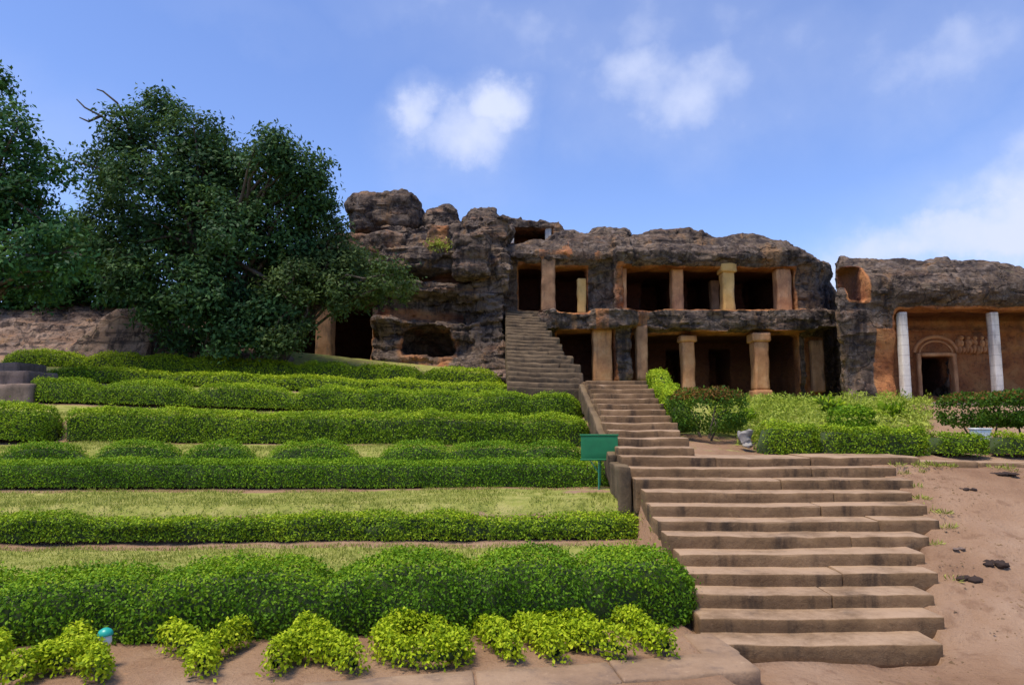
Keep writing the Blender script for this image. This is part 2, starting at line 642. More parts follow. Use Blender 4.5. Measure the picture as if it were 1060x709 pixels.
def stone_material(name, cols, stain=(.05, .035, .028), stain_amt=.7, rough=.9, fscale=14, bstr=.5, lit_dust=None, joints=0, sc=1.):
    m, nt, bs = new_mat(name)
    p = gpos(nt)
    big = noise(nt, 1.8 * sc, 6, .62, p)
    fine = noise(nt, fscale * sc, 7, .7, p)
    st = noise(nt, 2.6 * sc, 6, .65, gpos(nt, (1.4, 1.4, .35)))
    col = ramp(nt, big, [(.3, cols[0]), (.52, cols[1]), (.74, cols[2])])
    col = mixc(nt, mth(nt, 'MULTIPLY', mrange(nt, st, .48, .7), stain_amt), col, stain)
    col = mixc(nt, mth(nt, 'MULTIPLY', mrange(nt, fine, .55, .8), .5), col, tuple(min(1, c * 1.5) for c in cols[2]))
    col = mixc(nt, mth(nt, 'MULTIPLY', mrange(nt, fine, .25, .45, 1, 0), .5), col, stain)
    if joints:                                  # mortar joints of the built-up pillars
        gz = nt.nodes.new('ShaderNodeNewGeometry')
        sz = nt.nodes.new('ShaderNodeSeparateXYZ')
        nt.links.new(gz.outputs['Position'], sz.inputs[0])
        fr = mth(nt, 'FRACT', mth(nt, 'ADD', mth(nt, 'MULTIPLY', sz.outputs['Z'], joints), mth(nt, 'MULTIPLY', big, .15)), 0)
        col = mixc(nt, mth(nt, 'MULTIPLY', mrange(nt, fr, .0, .07, 1, 0), .8), col, stain)
    if lit_dust:                                    # earth dust plus overhead light, painted pale on up-facing treads
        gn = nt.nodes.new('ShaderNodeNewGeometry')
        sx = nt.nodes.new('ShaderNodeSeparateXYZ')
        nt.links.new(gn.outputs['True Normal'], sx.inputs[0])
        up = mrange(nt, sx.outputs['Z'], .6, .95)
        col = mixc(nt, mth(nt, 'MULTIPLY', up, mrange(nt, mth(nt, 'ADD', big, mth(nt, 'MULTIPLY', fine, .4)), .42, .85, .2, .9)), col, lit_dust)
    nt.links.new(col, bs.inputs['Base Color'])
    bs.inputs['Roughness'].default_value = rough
    bs.inputs['Specular IOR Level'].default_value = .25
    bump(nt, bs, mth(nt, 'ADD', mth(nt, 'MULTIPLY', big, .5), fine), bstr, .03)
    return m


M_STEP = stone_material('step_stone', [(.125, .074, .036), (.19, .115, .058), (.26, .165, .09)], (.045, .03, .02), .9, lit_dust=(.39, .265, .17))
M_STEP_OLD = stone_material('old_step_stone', [(.065, .043, .025), (.118, .08, .046), (.18, .126, .075)], (.035, .027, .02), .9, lit_dust=(.17, .118, .062))
M_STAINED = stone_material('stained_stone', [(.035, .026, .02), (.07, .05, .036), (.12, .088, .062)], (.025, .02, .016), .7)
M_ORANGE = stone_material('ochre_pillar_stone', [(.36, .165, .08), (.52, .26, .12), (.60, .36, .19)], (.14, .075, .05), .65, fscale=9)
M_YELLOW = stone_material('yellow_pillar_stone', [(.50, .28, .09), (.62, .38, .13), (.64, .43, .2)], (.24, .13, .06), .45, fscale=9)
M_WHITE = stone_material('pale_pillar_stone', [(.58, .50, .42), (.70, .62, .53), (.78, .71, .62)], (.26, .22, .20), .75, fscale=8, joints=3.4)
M_BROWNP = stone_material('brown_pillar_stone', [(.17, .09, .05), (.30, .165, .09), (.38, .23, .13)], (.06, .045, .04), .8, fscale=8)
M_KERB = stone_material('kerb_concrete', [(.21, .132, .08), (.29, .19, .118), (.36, .25, .16)], (.12, .085, .07), .6)
M_LEDGE = stone_material('ledge_stone', [(.13, .09, .07), (.2, .14, .11), (.28, .2, .16)], (.05, .04, .035), .7)
M_PALE = stone_material('pale_grey_stone', [(.38, .36, .34), (.5, .48, .46), (.6, .58, .55)], (.2, .18, .16), .5)
M_GREY = stone_material('grey_stone', [(.20, .18, .155), (.27, .25, .22), (.36, .33, .29)], (.1, .085, .07), .5)
M_CLOD = stone_material('dark_clod', [(.03, .018, .014), (.05, .032, .024), (.09, .06, .045)], (.015, .01, .01), .5)
M_BARK = stone_material('bark', [(.05, .038, .03), (.09, .07, .055), (.14, .11, .09)], (.03, .025, .02), .6)


def leaf_material(name, c0, c1, c2, trans=.32, rough=.55):
    m, nt, bs = new_mat(name)
    big = noise(nt, 1.4, 3, .5, gpos(nt))
    t = mth(nt, 'ADD', mth(nt, 'MULTIPLY', attr(nt, 'tone'), .75), mth(nt, 'MULTIPLY', mth(nt, 'SUBTRACT', big, .38), .9))
    col = ramp(nt, t, [(.08, c0), (.45, c1), (.9, c2)])
    nt.links.new(col, bs.inputs['Base Color'])
    bs.inputs['Roughness'].default_value = rough
    bs.inputs['Specular IOR Level'].default_value = .12
    tr = nt.nodes.new('ShaderNodeBsdfTranslucent')
    nt.links.new(mixc(nt, .35, col, (.16, .22, .01)), tr.inputs['Color'])
    mx = nt.nodes.new('ShaderNodeMixShader')
    mx.inputs[0].default_value = trans
    nt.links.new(bs.outputs[0], mx.inputs[1])
    nt.links.new(tr.outputs[0], mx.inputs[2])
    nt.links.new(mx.outputs[0], nt.nodes['Material Output'].inputs['Surface'])
    return m


L_DARK = leaf_material('dark_hedge_leaf', (.04, .10, .007), (.125, .27, .012), (.30, .44, .018))
L_MID = leaf_material('mid_hedge_leaf', (.06, .125, .008), (.20, .335, .014), (.43, .54, .024))
L_DEEP = leaf_material('deep_bush_leaf', (.02, .055, .008), (.06, .14, .012), (.14, .22, .02))
L_LIGHT = leaf_material('light_hedge_leaf', (.09, .16, .008), (.27, .40, .014), (.50, .58, .03))
L_LETTER = leaf_material('lime_leaf', (.15, .24, .006), (.36, .48, .012), (.56, .64, .03))
L_RED = leaf_material('reddish_new_leaf', (.10, .045, .015), (.20, .09, .02), (.24, .16, .03))
L_TREE = leaf_material('tree_leaf', (.012, .036, .015), (.032, .085, .030), (.085, .16, .042), .18)
L_TREE_R = leaf_material('olive_tree_leaf', (.018, .042, .014), (.05, .09, .025), (.12, .165, .045), .2)
L_TREE_L = leaf_material('left_tree_leaf', (.011, .042, .017), (.032, .105, .034), (.09, .20, .045), .2)
L_WEED = leaf_material('weed_leaf', (.16, .22, .02), (.34, .42, .045), (.50, .54, .12), .3)
L_GRASS = leaf_material('grass_blade', (.17, .20, .025), (.32, .35, .06), (.48, .46, .13), .25)
M_CORE, _nt, _bs = new_mat('hedge_interior')
_bs.inputs['Base Color'].default_value = (.035, .055, .012, 1)
_bs.inputs['Roughness'].default_value = 1


def ground_material():
    m, nt, bs = new_mat('earth_and_turf')
    p = gpos(nt)
    big = noise(nt, .7, 6, .6, p)
    fine = noise(nt, 22, 7, .7, p)
    mid = noise(nt, 4.5, 5, .6, p)
    soil = ramp(nt, big, [(.3, (.23, .130, .074)), (.5, (.31, .190, .115)), (.72, (.385, .258, .172))])
    soil = mixc(nt, mth(nt, 'MULTIPLY', mrange(nt, mid, .52, .68), .6), soil, (.20, .112, .066))
    soil = mixc(nt, mth(nt, 'MULTIPLY', mrange(nt, fine, .58, .75), .5), soil, (.44, .31, .20))
    soil = mixc(nt, mth(nt, 'MULTIPLY', mrange(nt, fine, .28, .42, 1, 0), .5), soil, (.16, .085, .05))
    grass = ramp(nt, mid, [(.3, (.17, .20, .035)), (.5, (.28, .29, .065)), (.7, (.40, .36, .12))])
    grass = mixc(nt, mth(nt, 'MULTIPLY', mrange(nt, fine, .5, .7), .5), grass, (.30, .29, .10))
    g = attr(nt, 'grass')
    f = mth(nt, 'ADD', g, mth(nt, 'MULTIPLY', mth(nt, 'SUBTRACT', mid, .5), 1.0))
    col = mixc(nt, mrange(nt, f, .4, .62), soil, grass)
    nt.links.new(col, bs.inputs['Base Color'])
    bs.inputs['Roughness'].default_value = .95
    bs.inputs['Specular IOR Level'].default_value = .15
    bump(nt, bs, mth(nt, 'ADD', mth(nt, 'MULTIPLY', mid, .9), mth(nt, 'MULTIPLY', fine, .6)), .8, .08)
    return m


M_GROUND = ground_material()


def plain_mat(name, c, rough=.5, metal=0., var=.15):
    m, nt, bs = new_mat(name)
    col = mixc(nt, mrange(nt, noise(nt, 6, 5, .6, gpos(nt)), .35, .7), c, tuple(x * (1 - var) for x in c))
    nt.links.new(col, bs.inputs['Base Color'])
    bs.inputs['Roughness'].default_value = rough
    bs.inputs['Metallic'].default_value = metal
    return m


M_GREEN = plain_mat('green_sign_paint', (.002, .15, .05), .7)
M_GREENM = plain_mat('green_post_paint', (.03, .22, .13), .5)
M_PLASTIC = plain_mat('white_plastic', (.75, .76, .74), .4)
M_TEAL = plain_mat('teal_plastic', (.02, .38, .30), .35)

# ------------------------------------------------------------------ terrain
# hedge rows on the left garden: Y at x=1.5, dY/dx, base z at x=1.5, rise per metre to the left
ROWS = {1: (7.05, .10, .13, .0), 2: (9.2, .03, .50, .0), 3: (11.15, .0, .95, .0), 4: (11.95, .0, 1.10, .003),
        5: (13.6, .0, 1.47, .012), 6: (16.0, -.01, 2.02, .030), 7: (18.3, -.01, 2.45, .040), 8: (20.3, -.02, 2.80, .046)}


def rowY(k, x):
    r = ROWS[k]
    return r[0] + r[1] * (x - 1.5)


def rowZ(k, x):
    r = ROWS[k]
    return r[2] + r[3] * (1.5 - np.clip(x, -16, 3))


R1, D1 = .125, .332                              # lower flight
Y1 = 6.15
YL = 10.13                                        # upper flight starts
R2, D2, N2 = .115, .52, 12
Z_LAND = 12 * R1
Y3, N3 = 17.05, 20
Z3 = Z_LAND + N2 * R2
R3_, D3_ = (5.82 - Z3) / N3, .39


def H_left(x, y):
    kn = [(-30 + 0 * x, 0 * x), (4.0 + .2 * (x - 1.5), 0 * x), (4.01 + .2 * (x - 1.5), 0 * x + .10)]
    up = {1: (.33, .40), 2: (.3, .90), 3: (.35, 1.05), 4: (.35, 1.42), 5: (.5, 1.93), 6: (.5, 2.38), 7: (.5, 2.75), 8: (.6, 3.1)}
    for k in range(1, 9):
        yy, zz = rowY(k, x), rowZ(k, x)
        kn.append((yy, zz))
        kn.append((yy + up[k][0], zz + (up[k][1] - ROWS[k][2])))
    kn.append((23.3 + 0 * x, 3.35 + .095 * (1.5 - np.clip(x, -9, 3)) - .06 * np.clip(-9 - x, 0, 5)))
    kn.append((30 + 0 * x, 3.6 + .1 * (1.5 - np.clip(x, -9, 3))))
    z = np.where(y > 30, kn[-1][1], kn[0][1])
    for (ya, za), (yb, zb) in zip(kn[:-1], kn[1:]):
        t = np.clip((y - ya) / (yb - ya), 0, 1)
        z = np.where((y >= ya) & (y < yb), za + (zb - za) * t, z)
    return z


def H_right(x, y):
    t = np.clip((y - 5.9) / 3.9, 0, 1)
    dirt = 1.36 * (t * .85 + .15 * t * t * (3 - 2 * t))
    dirt = dirt - .25 * np.clip((x - 7.5) / 6, 0, 1) * t
    gard = 1.42 + .14 * np.clip(y - 10.5, 0, 6.3)
    gard = gard + .02 * np.clip(y - 17, 0, 8)
    z = np.where(y < 9.8, dirt, np.where(y > 10.5, gard, 1.36 + (y - 9.8) / .7 * .06))
    return z


left_px = [735, 724, 718, 712, 704, 690, 681, 674, 668, 658, 652, 644]
right_px = [976, 979, 968, 972, 957, 962, 974, 960, 944, 945, 928, 953]
nose_py = [664, 640, 613.5, 590.7, 572, 554, 538.8, 524, 510.5, 497.3, 484.8, 473]
RIGHT_X = [WX(right_px[k], Y1 + k * D1, nose_py[k]) for k in range(12)] + [5.4]


def stair_z(y):
    s1 = np.floor((y - Y1) / D1 + 1).clip(0, 12) * R1
    s2 = Z_LAND + np.floor((y - YL) / D2 + 1).clip(0, N2) * R2
    s3 = Z3 + np.floor((y - Y3) / D3_ + 1).clip(0, N3) * R3_
    return np.where(y < YL, s1, np.where(y < Y3, s2, s3))


def Hgt(x, y, detail=True):
    x, y = np.broadcast_arrays(np.asarray(x, float), np.asarray(y, float))
    b = np.clip((x - 1.62) / .12, 0, 1)
    bk = np.clip((x - 2.0) / 1.5, 0, 1)
    b = np.where(y > 17.5, bk, b)
    z = H_left(x, y) * (1 - b) + H_right(x, y) * b
    if detail:
        z = z + (.018 + .02 * (x > 3)) * fbm(x * 1.7, y * 1.7, 0 * x, 3, 3) + .05 * vnoise(x * .4, y * .4, 0 * x, 9) * np.clip((y - 5) / 6, .2, 1)
    # hollow under the stairs
    st = stair_z(y) - .18
    rx = np.interp(y, [6.1, 6.5, 6.8, 7.15, 7.5, 7.8, 8.15, 8.5, 8.8, 9.15, 9.5, 9.85, 10.6], RIGHT_X)
    side = (y > 6.0) & (y < 10.0) & (x > 2.5)
    near = stair_z(y + .12) - .11
    bl = np.clip((x - rx + .05) / .7, 0, 1)
    z = np.where(side, np.minimum(z, near * (1 - bl) + z * bl), z)
    inside1 = (x > 1.62) & (x < np.minimum(rx - .12, 5.0)) & (y > 6.05) & (y < 10.4)
    inside2 = (x > 1.5) & (x < 2.55 + .065 * (y - 10)) & (y >= 10.0) & (y < 17.4)
    inside3 = (x > -.4) & (x < 2.05) & (y >= 16.2) & (y < 26)
    return np.where(inside1 | inside2 | inside3, np.minimum(z, st), z)


def geo(a, b, n):
    return a + (b - a) * (np.linspace(0, 1, n) ** 3)


xs = np.concatenate([-geo(16, 700, 26)[::-1][:-1], np.arange(-16, 18, .1), geo(18, 700, 26)])
ys = np.concatenate([-geo(-.5, 500, 22)[::-1][:-1], np.arange(.5, 26, .09), geo(26, 1200, 30)])
X, Y = np.meshgrid(xs, ys, indexing='ij')
Z = Hgt(X, Y)
far = np.clip((np.maximum(np.abs(X) - 16, np.maximum(Y - 40, 0))) / 60, 0, 1)
Z = Z * (1 - far) + far * 0.5
nx, ny = X.shape
ids = np.arange(nx * ny).reshape(nx, ny)
F = np.stack([ids[:-1, :-1], ids[1:, :-1], ids[1:, 1:], ids[:-1, 1:]], -1).reshape(-1, 4)
lawn = np.zeros_like(X)
for ka, kb, off in ((1, 2, .42), (2, 3, .3), (3, 4, .3), (4, 5, .3), (5, 6, .5), (6, 7, .5), (7, 8, .5)):
    lo, hi = rowY(ka, X) + off - .15, rowY(kb, X) - .42
    lawn = np.maximum(lawn, np.clip((Y - lo) / .1, 0, 1) * np.clip((hi - Y) / .14, 0, 1) * (X < 1.55))
# bare patch by the sign
lawn *= np.clip(np.hypot((X - 1.2) / .75, (Y - 10.4) / .32), .15, 1)
gm = lawn * 1.0 + .75 * ((X > 1.7) & (Y > 12.6)) + .38 * ((X > 1.7) & (Y > 10.9) & (Y <= 12.6)) + .6 * ((X < 1.7) & (Y > 20.7) & (Y < 60))
gm = np.where((X > .575 * Y) & (Y > 10.9) & (Y < 40), gm * .5, gm)
gm = np.where((X < -8.5) & (Y > 20.6) & (Y < 30), .1, gm)
gm = np.where((far > 0), .8, gm)
g = mesh_obj('ground', np.stack([X, Y, Z], -1).reshape(-1, 3), F, M_GROUND, attrs={'grass': gm.ravel()}, smooth=True)
tag(g, kind='structure')


def hz(x, y):
    return float(Hgt(np.array([x]), np.array([y]))[0])


# ------------------------------------------------------------------ stairs
def make_step(parent, xl, xr, yf, yb, zt, zb, m, seed, tilt=0., yaw=0.):
    """one step: a course of a few stone blocks with tight joints, worn and chipped along the nosing"""
    rs = np.random.default_rng(seed)
    old = seed >= 300
    cuts = [xl]
    while cuts[-1] < xr - 1.2:
        cuts.append(cuts[-1] + rs.uniform(1.1, 2.6))
    if xr - cuts[-1] < .4 and len(cuts) > 1:
        cuts.pop()
    cuts.append(xr)
    mb = MB()
    for i in range(len(cuts) - 1):
        a, b = cuts[i] + (.003 if i else 0), cuts[i + 1] - (.003 if i < len(cuts) - 2 else 0)
        dz, dyy = rs.uniform(-.008, .004), rs.uniform(-.012, .012)
        P, Fq = rough_box((a, b, yf + dyy, yb, zb, zt + dz), .06, .006 if not old else .02, 5., seed + 40 * i, .010 if not old else .03)
        nose = (np.abs(P[:, 1] - yf) < .035) & (np.abs(P[:, 2] - zt) < .035)
        chip = np.clip(fbm(P[:, 0] * 3.4, P[:, 1] * 0 + seed, P[:, 2] * 0, 4, seed) - .35, 0, 1)
        P[:, 1] += np.where(nose, chip * .03, 0)
        P[:, 2] -= np.where(nose, chip * .018, 0)
        wear = .012 * np.exp(-((P[:, 0] - (xl * .6 + xr * .4)) / ((xr - xl) * .25)) ** 2) * (np.abs(P[:, 2] - zt) < .03)
        P[:, 2] += tilt * (P[:, 0] - (xl + xr) / 2) - wear
        P[:, 1] += yaw * (P[:, 0] - (xl + xr) / 2)
        mb.add(P, Fq)
    return mb.build('step', m, ((xl + xr) / 2, yf, zb), parent)


st1 = empty('stone_staircase', (2.8, Y1, 0), 'lowest and widest flight of brown stone steps rising from the bare earth', 'staircase')
for k in range(12):
    yf = Y1 + k * D1
    xl, xr = WX(left_px[k], yf, nose_py[k]), WX(right_px[k], yf, nose_py[k])
    zt = (k + 1) * R1
    yb = yf + D1 + .25 if k < 11 else yf + .9
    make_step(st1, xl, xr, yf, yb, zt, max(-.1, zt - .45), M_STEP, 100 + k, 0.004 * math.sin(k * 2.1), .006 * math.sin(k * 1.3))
st2 = empty('stone_staircase', (2.2, YL, Z_LAND), 'middle straight flight of narrower stone steps beside the green board', 'staircase')
for k in range(N2):
    yf = YL + k * D2
    zt = Z_LAND + (k + 1) * R2
    xl, xr = 1.57 + .014 * k + .02 * math.sin(k * 1.7), 2.68 + .04 * k + .03 * math.sin(k * 2.3)
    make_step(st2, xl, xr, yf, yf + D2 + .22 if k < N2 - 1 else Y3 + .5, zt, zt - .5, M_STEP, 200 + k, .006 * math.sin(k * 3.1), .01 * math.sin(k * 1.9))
st3 = empty('stone_staircase', (.9, Y3, Z3), 'upper rock cut flight of worn grey steps climbing to the upper cave storey', 'staircase')
for k in range(-2, N3):
    yf = Y3 + k * D3_
    zt = Z3 + (k + 1) * R3_
    t = max(k, 0) / (N3 - 1)
    xr = (1.90 - 1.02 * t + .09 * math.sin(k * 2.7) + .05 * math.sin(k * 5.1)) if k > 0 else 1.72
    xl = -.02 - .12 * t - .1
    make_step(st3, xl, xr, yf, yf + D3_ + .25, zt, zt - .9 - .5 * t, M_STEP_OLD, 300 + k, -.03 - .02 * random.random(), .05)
# side walls of the stairs
mb = MB()
V, Fq = rough_box((1.44, 1.60, 9.3, 10.25, .75, 1.40), .07, .012, 5, 41, .012)
mb.add(V, Fq)
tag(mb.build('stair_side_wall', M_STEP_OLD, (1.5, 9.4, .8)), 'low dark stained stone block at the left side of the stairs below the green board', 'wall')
mb = MB()
V, Fq = rough_box((1.44, 1.57, 10.3, 16.4, 1.0, 1.46), .1, .02, 4, 43, .015)
V[:, 2] += np.clip(V[:, 1] - 10.2, 0, 7) * (R2 / D2)
V[:, 0] += .027 * (V[:, 1] - 10.2)
mb.add(V, Fq)
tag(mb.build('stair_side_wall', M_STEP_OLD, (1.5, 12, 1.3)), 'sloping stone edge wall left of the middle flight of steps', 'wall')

# paved ledge in front of the letter bed
def ledge(name, poly, z0, z1, m, step=.09, seed=0):
    """prism over a 4 point polygon (front-left, front-right, back-right, back-left), subdivided and worn"""
    a, b, c, d = [np.array(p, float) for p in poly]
    n = max(4, int(np.linalg.norm(b - a) / step))
    P, Fq = rough_box((0, n * .1, 0, .4, 0, z1 - z0), .1, 0, 4, seed, .015)
    u = P[:, 0] / (n * .1)
    v = P[:, 1] / .4
    xy = (a[None] * ((1 - u) * (1 - v))[:, None] + b[None] * (u * (1 - v))[:, None] + c[None] * (u * v)[:, None] + d[None] * ((1 - u) * v)[:, None])
    P2 = np.column_stack([xy, P[:, 2] + z0])
    for k in range(3):
        P2[:, k] += .008 * vnoise(P2[:, 0] * 4, P2[:, 1] * 4, P2[:, 2] * 4, seed + k)
    return P2, Fq


mb = MB()
for (xa, xb) in ((-5.6, -4.2), (-4.19, -2.9), (-2.89, -1.5), (-1.49, -.25), (-.24, .82), (.83, 1.93)):
    fy = lambda x: 5.53 + .2 * (x - 1.93)
    V, Fq = ledge('k', [(xa, fy(xa)), (xb, fy(xb)), (xb - .05, fy(xb) + .42), (xa - .05, fy(xa) + .42)], -.1, .135 + .006 * math.sin(xa * 3), M_KERB, seed=int(xa * 10) + 90)
    mb.add(V, Fq)
V, Fq = ledge('k', [(1.58, 5.88), (1.92, 5.95), (1.80, 6.42), (1.52, 6.42)], -.1, .132, M_KERB, seed=77)
mb.add(V, Fq)
tag(mb.build('kerb_ledge', M_KERB, (0, 5.3, 0)), 'paved concrete ledge along the front of the lime green letter bed', 'kerb')

# kerb at the right, above the bare earth
mb = MB()
for i in range(5):
    xa = 5.55 + i * 1.12
    V, Fq = rough_box((xa, xa + 1.10, 9.86 + .02 * i, 10.1 + .02 * i, 1.15, 1.43 - .012 * i), .08, .012, 5, 500 + i, .02)
    mb.add(V, Fq)
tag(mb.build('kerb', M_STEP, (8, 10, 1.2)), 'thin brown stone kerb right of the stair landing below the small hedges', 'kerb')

# ------------------------------------------------------------------ rocks
def build_rock(name, sdf, bounds, h, m, label, cat, carve=None, shade_fn=None, fine=.045, seed=0, group=None, loc=None, strata=.0, blocks=.06, bsize=1.0):
    x0, x1, y0, y1, z0, z1 = bounds
    gx, gy, gz = np.arange(x0, x1, h), np.arange(y0, y1, h), np.arange(z0, z1, h)
    Xg, Yg, Zg = np.meshgrid(gx.astype(np.float32), gy.astype(np.float32), gz.astype(np.float32), indexing='ij')
    S = sdf(Xg, Yg, Zg)
    S[0], S[-1] = 1, 1
    S[:, 0], S[:, -1] = 1, 1
    S[:, :, 0], S[:, :, -1] = 1, 1
    V, Fq = surface_nets(S, (x0, y0, z0), h)
    # fine roughness along normals
    n = np.zeros_like(V)
    fn = np.cross(V[Fq[:, 1]] - V[Fq[:, 0]], V[Fq[:, 2]] - V[Fq[:, 0]])
    for k in range(4):
        np.add.at(n, Fq[:, k], fn)
    n /= np.linalg.norm(n, axis=1)[:, None] + 1e-9
    cav = carve(V[:, 0], V[:, 1], V[:, 2]) if carve else np.zeros(len(V))
    rg = 1 - 2 * np.abs(fbm(V[:, 0] * 1.5, V[:, 1] * 1.5, V[:, 2] * 2.6, 4, seed + 60, .6))
    d = (fine * fbm(V[:, 0] * 2.6, V[:, 1] * 2.6, V[:, 2] * 4.2, 4, seed + 50, .6) - fine * 1.5 * np.clip(rg, 0, 1) ** 3) * (1 - .6 * cav)
    wob = .22 * np.stack([vnoise(V[:, 0] * 1.6, V[:, 1] * 1.6, V[:, 2] * 1.6, seed + 80 + k) for k in range(3)], 1)
    W_ = V / bsize + wob
    bl = cells(W_[:, 0] * .9, W_[:, 1] * .7, W_[:, 2] * 1.5, seed + 90) + .5 * cells(W_[:, 0] * 2.1, W_[:, 1] * 1.8, W_[:, 2] * 3.2, seed + 95)
    d = d + blocks * bl * (1 - cav * .9)
    if strata:
        q = V[:, 2] * 1.9 + .7 * fbm(V[:, 0] * .45, V[:, 1] * .45, V[:, 2] * .3, 3, seed + 70)
        d = d - strata * (q - np.floor(q)) ** 2 * (.5 + .8 * np.clip(vnoise(V[:, 0] * .5, V[:, 1] * .5, V[:, 2] * .5, seed + 71) + .5, 0, 1)) * (1 - cav * .7)
    V = V + n * d[:, None]
    lc = loc or ((x0 + x1) / 2, (y0 + y1) / 2, z0)
    o = mesh_obj(name, V, Fq, m, lc, attrs={'carved': cav, 'inner_shade': shade_fn(V[:, 0], V[:, 1], V[:, 2]) if shade_fn else cav * 0}, smooth=True)
    o.data.set_sharp_from_angle(angle=math.radians(38))
    return tag(o, label, cat, group)


def obox(px0, px1, pt, pb, Yf, y0, y1):
    """carving box from the photo's pixel bounds of an opening lying at depth Yf"""
    pm = (pt + pb) / 2
    return (WX(px0, Yf, pm), WX(px1, Yf, pm), y0, y1, WZ(pb, Yf), WZ(pt, Yf))


# --- the two-storey cave in the middle
YM = 25.0
tp = [(495, 250), (520, 252), (560, 250), (585, 240), (612, 240), (650, 240), (690, 238), (725, 238), (742, 244), (770, 247), (800, 251),
      (815, 258), (828, 271), (848, 283), (862, 296), (874, 312), (888, 330)]
YT = [YM + .6 + .9 * min(1, max(0, (a - 800) / 50)) for a, b in tp]
TX = np.array([WX(a, q, b) for (a, b), q in zip(tp, YT)])
TZ = np.array([WZ(b, q) + (.12 if a > 700 else -.06 if a < 600 else .03) for (a, b), q in zip(tp, YT)])
MAIN_OPEN = [obox(537, 560, 276, 320, YM, 22, 27.3), obox(575, 607, 278, 326, YM, 22, 27.3),
             obox(644, 822, 279, 323, YM, 22, 27.9),
             obox(577, 634, 344, 396, YM, 22, 27.2), obox(655, 828, 346, 424, YM, 22, 28.0),
             obox(836, 857, 350, 408, YM, 22, 25.35),
             obox(664, 690, 288, 322, YM + 3, 27, 30), obox(712, 734, 288, 322, YM + 3, 27, 30), obox(770, 792, 288, 322, YM + 3, 27, 30),
             obox(690, 708, 362, 412, YM + 3, 27, 30), obox(735, 756, 362, 412, YM + 3, 27, 30), obox(805, 822, 362, 412, YM + 3, 27, 30)]


def main_sdf(x, y, z):
    zt = np.interp(x, TX, TZ).astype(np.float32)
    zt = zt + .16 * vnoise(x * .9, y * .7, 0 * x, 4) + .03 * (y - 26)
    lip = WZ(279, YM)
    yf = 25.0 - .55 * np.exp(-((z - lip - .45) / .5) ** 2) + .5 * np.clip(z - 8.0, 0, 2) ** 1.6
    yf = yf + .9 * np.clip((x - 10.6) / 1.6, 0, 1.25) ** 2 + .15 * np.clip(5 - z, 0, 3) * 0
    yf = yf - .35 * (np.abs(x - 4.05) < .35)
    d = smax((z - zt) * .9, yf - y, .55)
    d = smax(d, x - 14.5, .4)
    d = np.maximum(d, y - 32)
    d = d + .17 * fbm(x * .55, y * .55, z * .7, 3, 21) + .06 * vnoise(x * 2.6, y * 2.6, z * 1.3, 27)
    # ledge between the storeys
    yl = 24.25 + .22 * vnoise(x * .8, 0 * x, 0 * x, 8) + .12 * vnoise(x * 2.2, 0 * x, z * 2, 9)
    zu, zl = WZ(323, YM), WZ(346, YM)
    zm = zu + .05 * vnoise(x * 1.3, y, 0 * x, 77)
    led = np.maximum(np.maximum(yl - y, y - 26.5), np.maximum(z - zm, zl + .12 * vnoise(x * .7, 0 * x, 0 * x, 71) + .10 - z))
    led = np.maximum(led, np.maximum(.85 - x, x - 12.0)) + .05 * vnoise(x * 2.5, y * 2.5, z * 2.5, 13)
    d = smin(d, led, .12)
    for b in MAIN_OPEN:
        c = sbox(x, y, z, b, .06) + .035 * vnoise(x * 1.8, y * 1.8, z * 1.8, 33)
        d = np.maximum(d, -c)
    return d


def main_carve(x, y, z):
    c = np.full(len(x), 9.)
    for b in MAIN_OPEN:
        c = np.minimum(c, sbox(x, y, z, b))
    k = np.clip(1 - c / .09, 0, 1)
    k = np.maximum(k, .55 * np.exp(-((x - WX(640, YM)) / .25) ** 2) * (z > 5.8) * (z < 7.6))
    k = np.maximum(k, .52 * (vnoise(x * 1.9, y, z * .35, 55) > .3) * (x < 6) * (y < 25.4))
    return k


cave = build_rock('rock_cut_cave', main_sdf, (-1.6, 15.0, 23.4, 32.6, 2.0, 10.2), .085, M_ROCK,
                  'dark two storey rock cut cave with ochre pillars in its open galleries', 'cave', main_carve, lambda x, y, z: np.clip((y - 25.35) / .3, 0, 1) * np.where(z < 5.2, .62 + .38 * np.clip((z - 3.6) / .8, 0, 1), .95), seed=1, strata=.05, blocks=.045)  # gallery shade painted in, darker with depth; lower walls stay redder


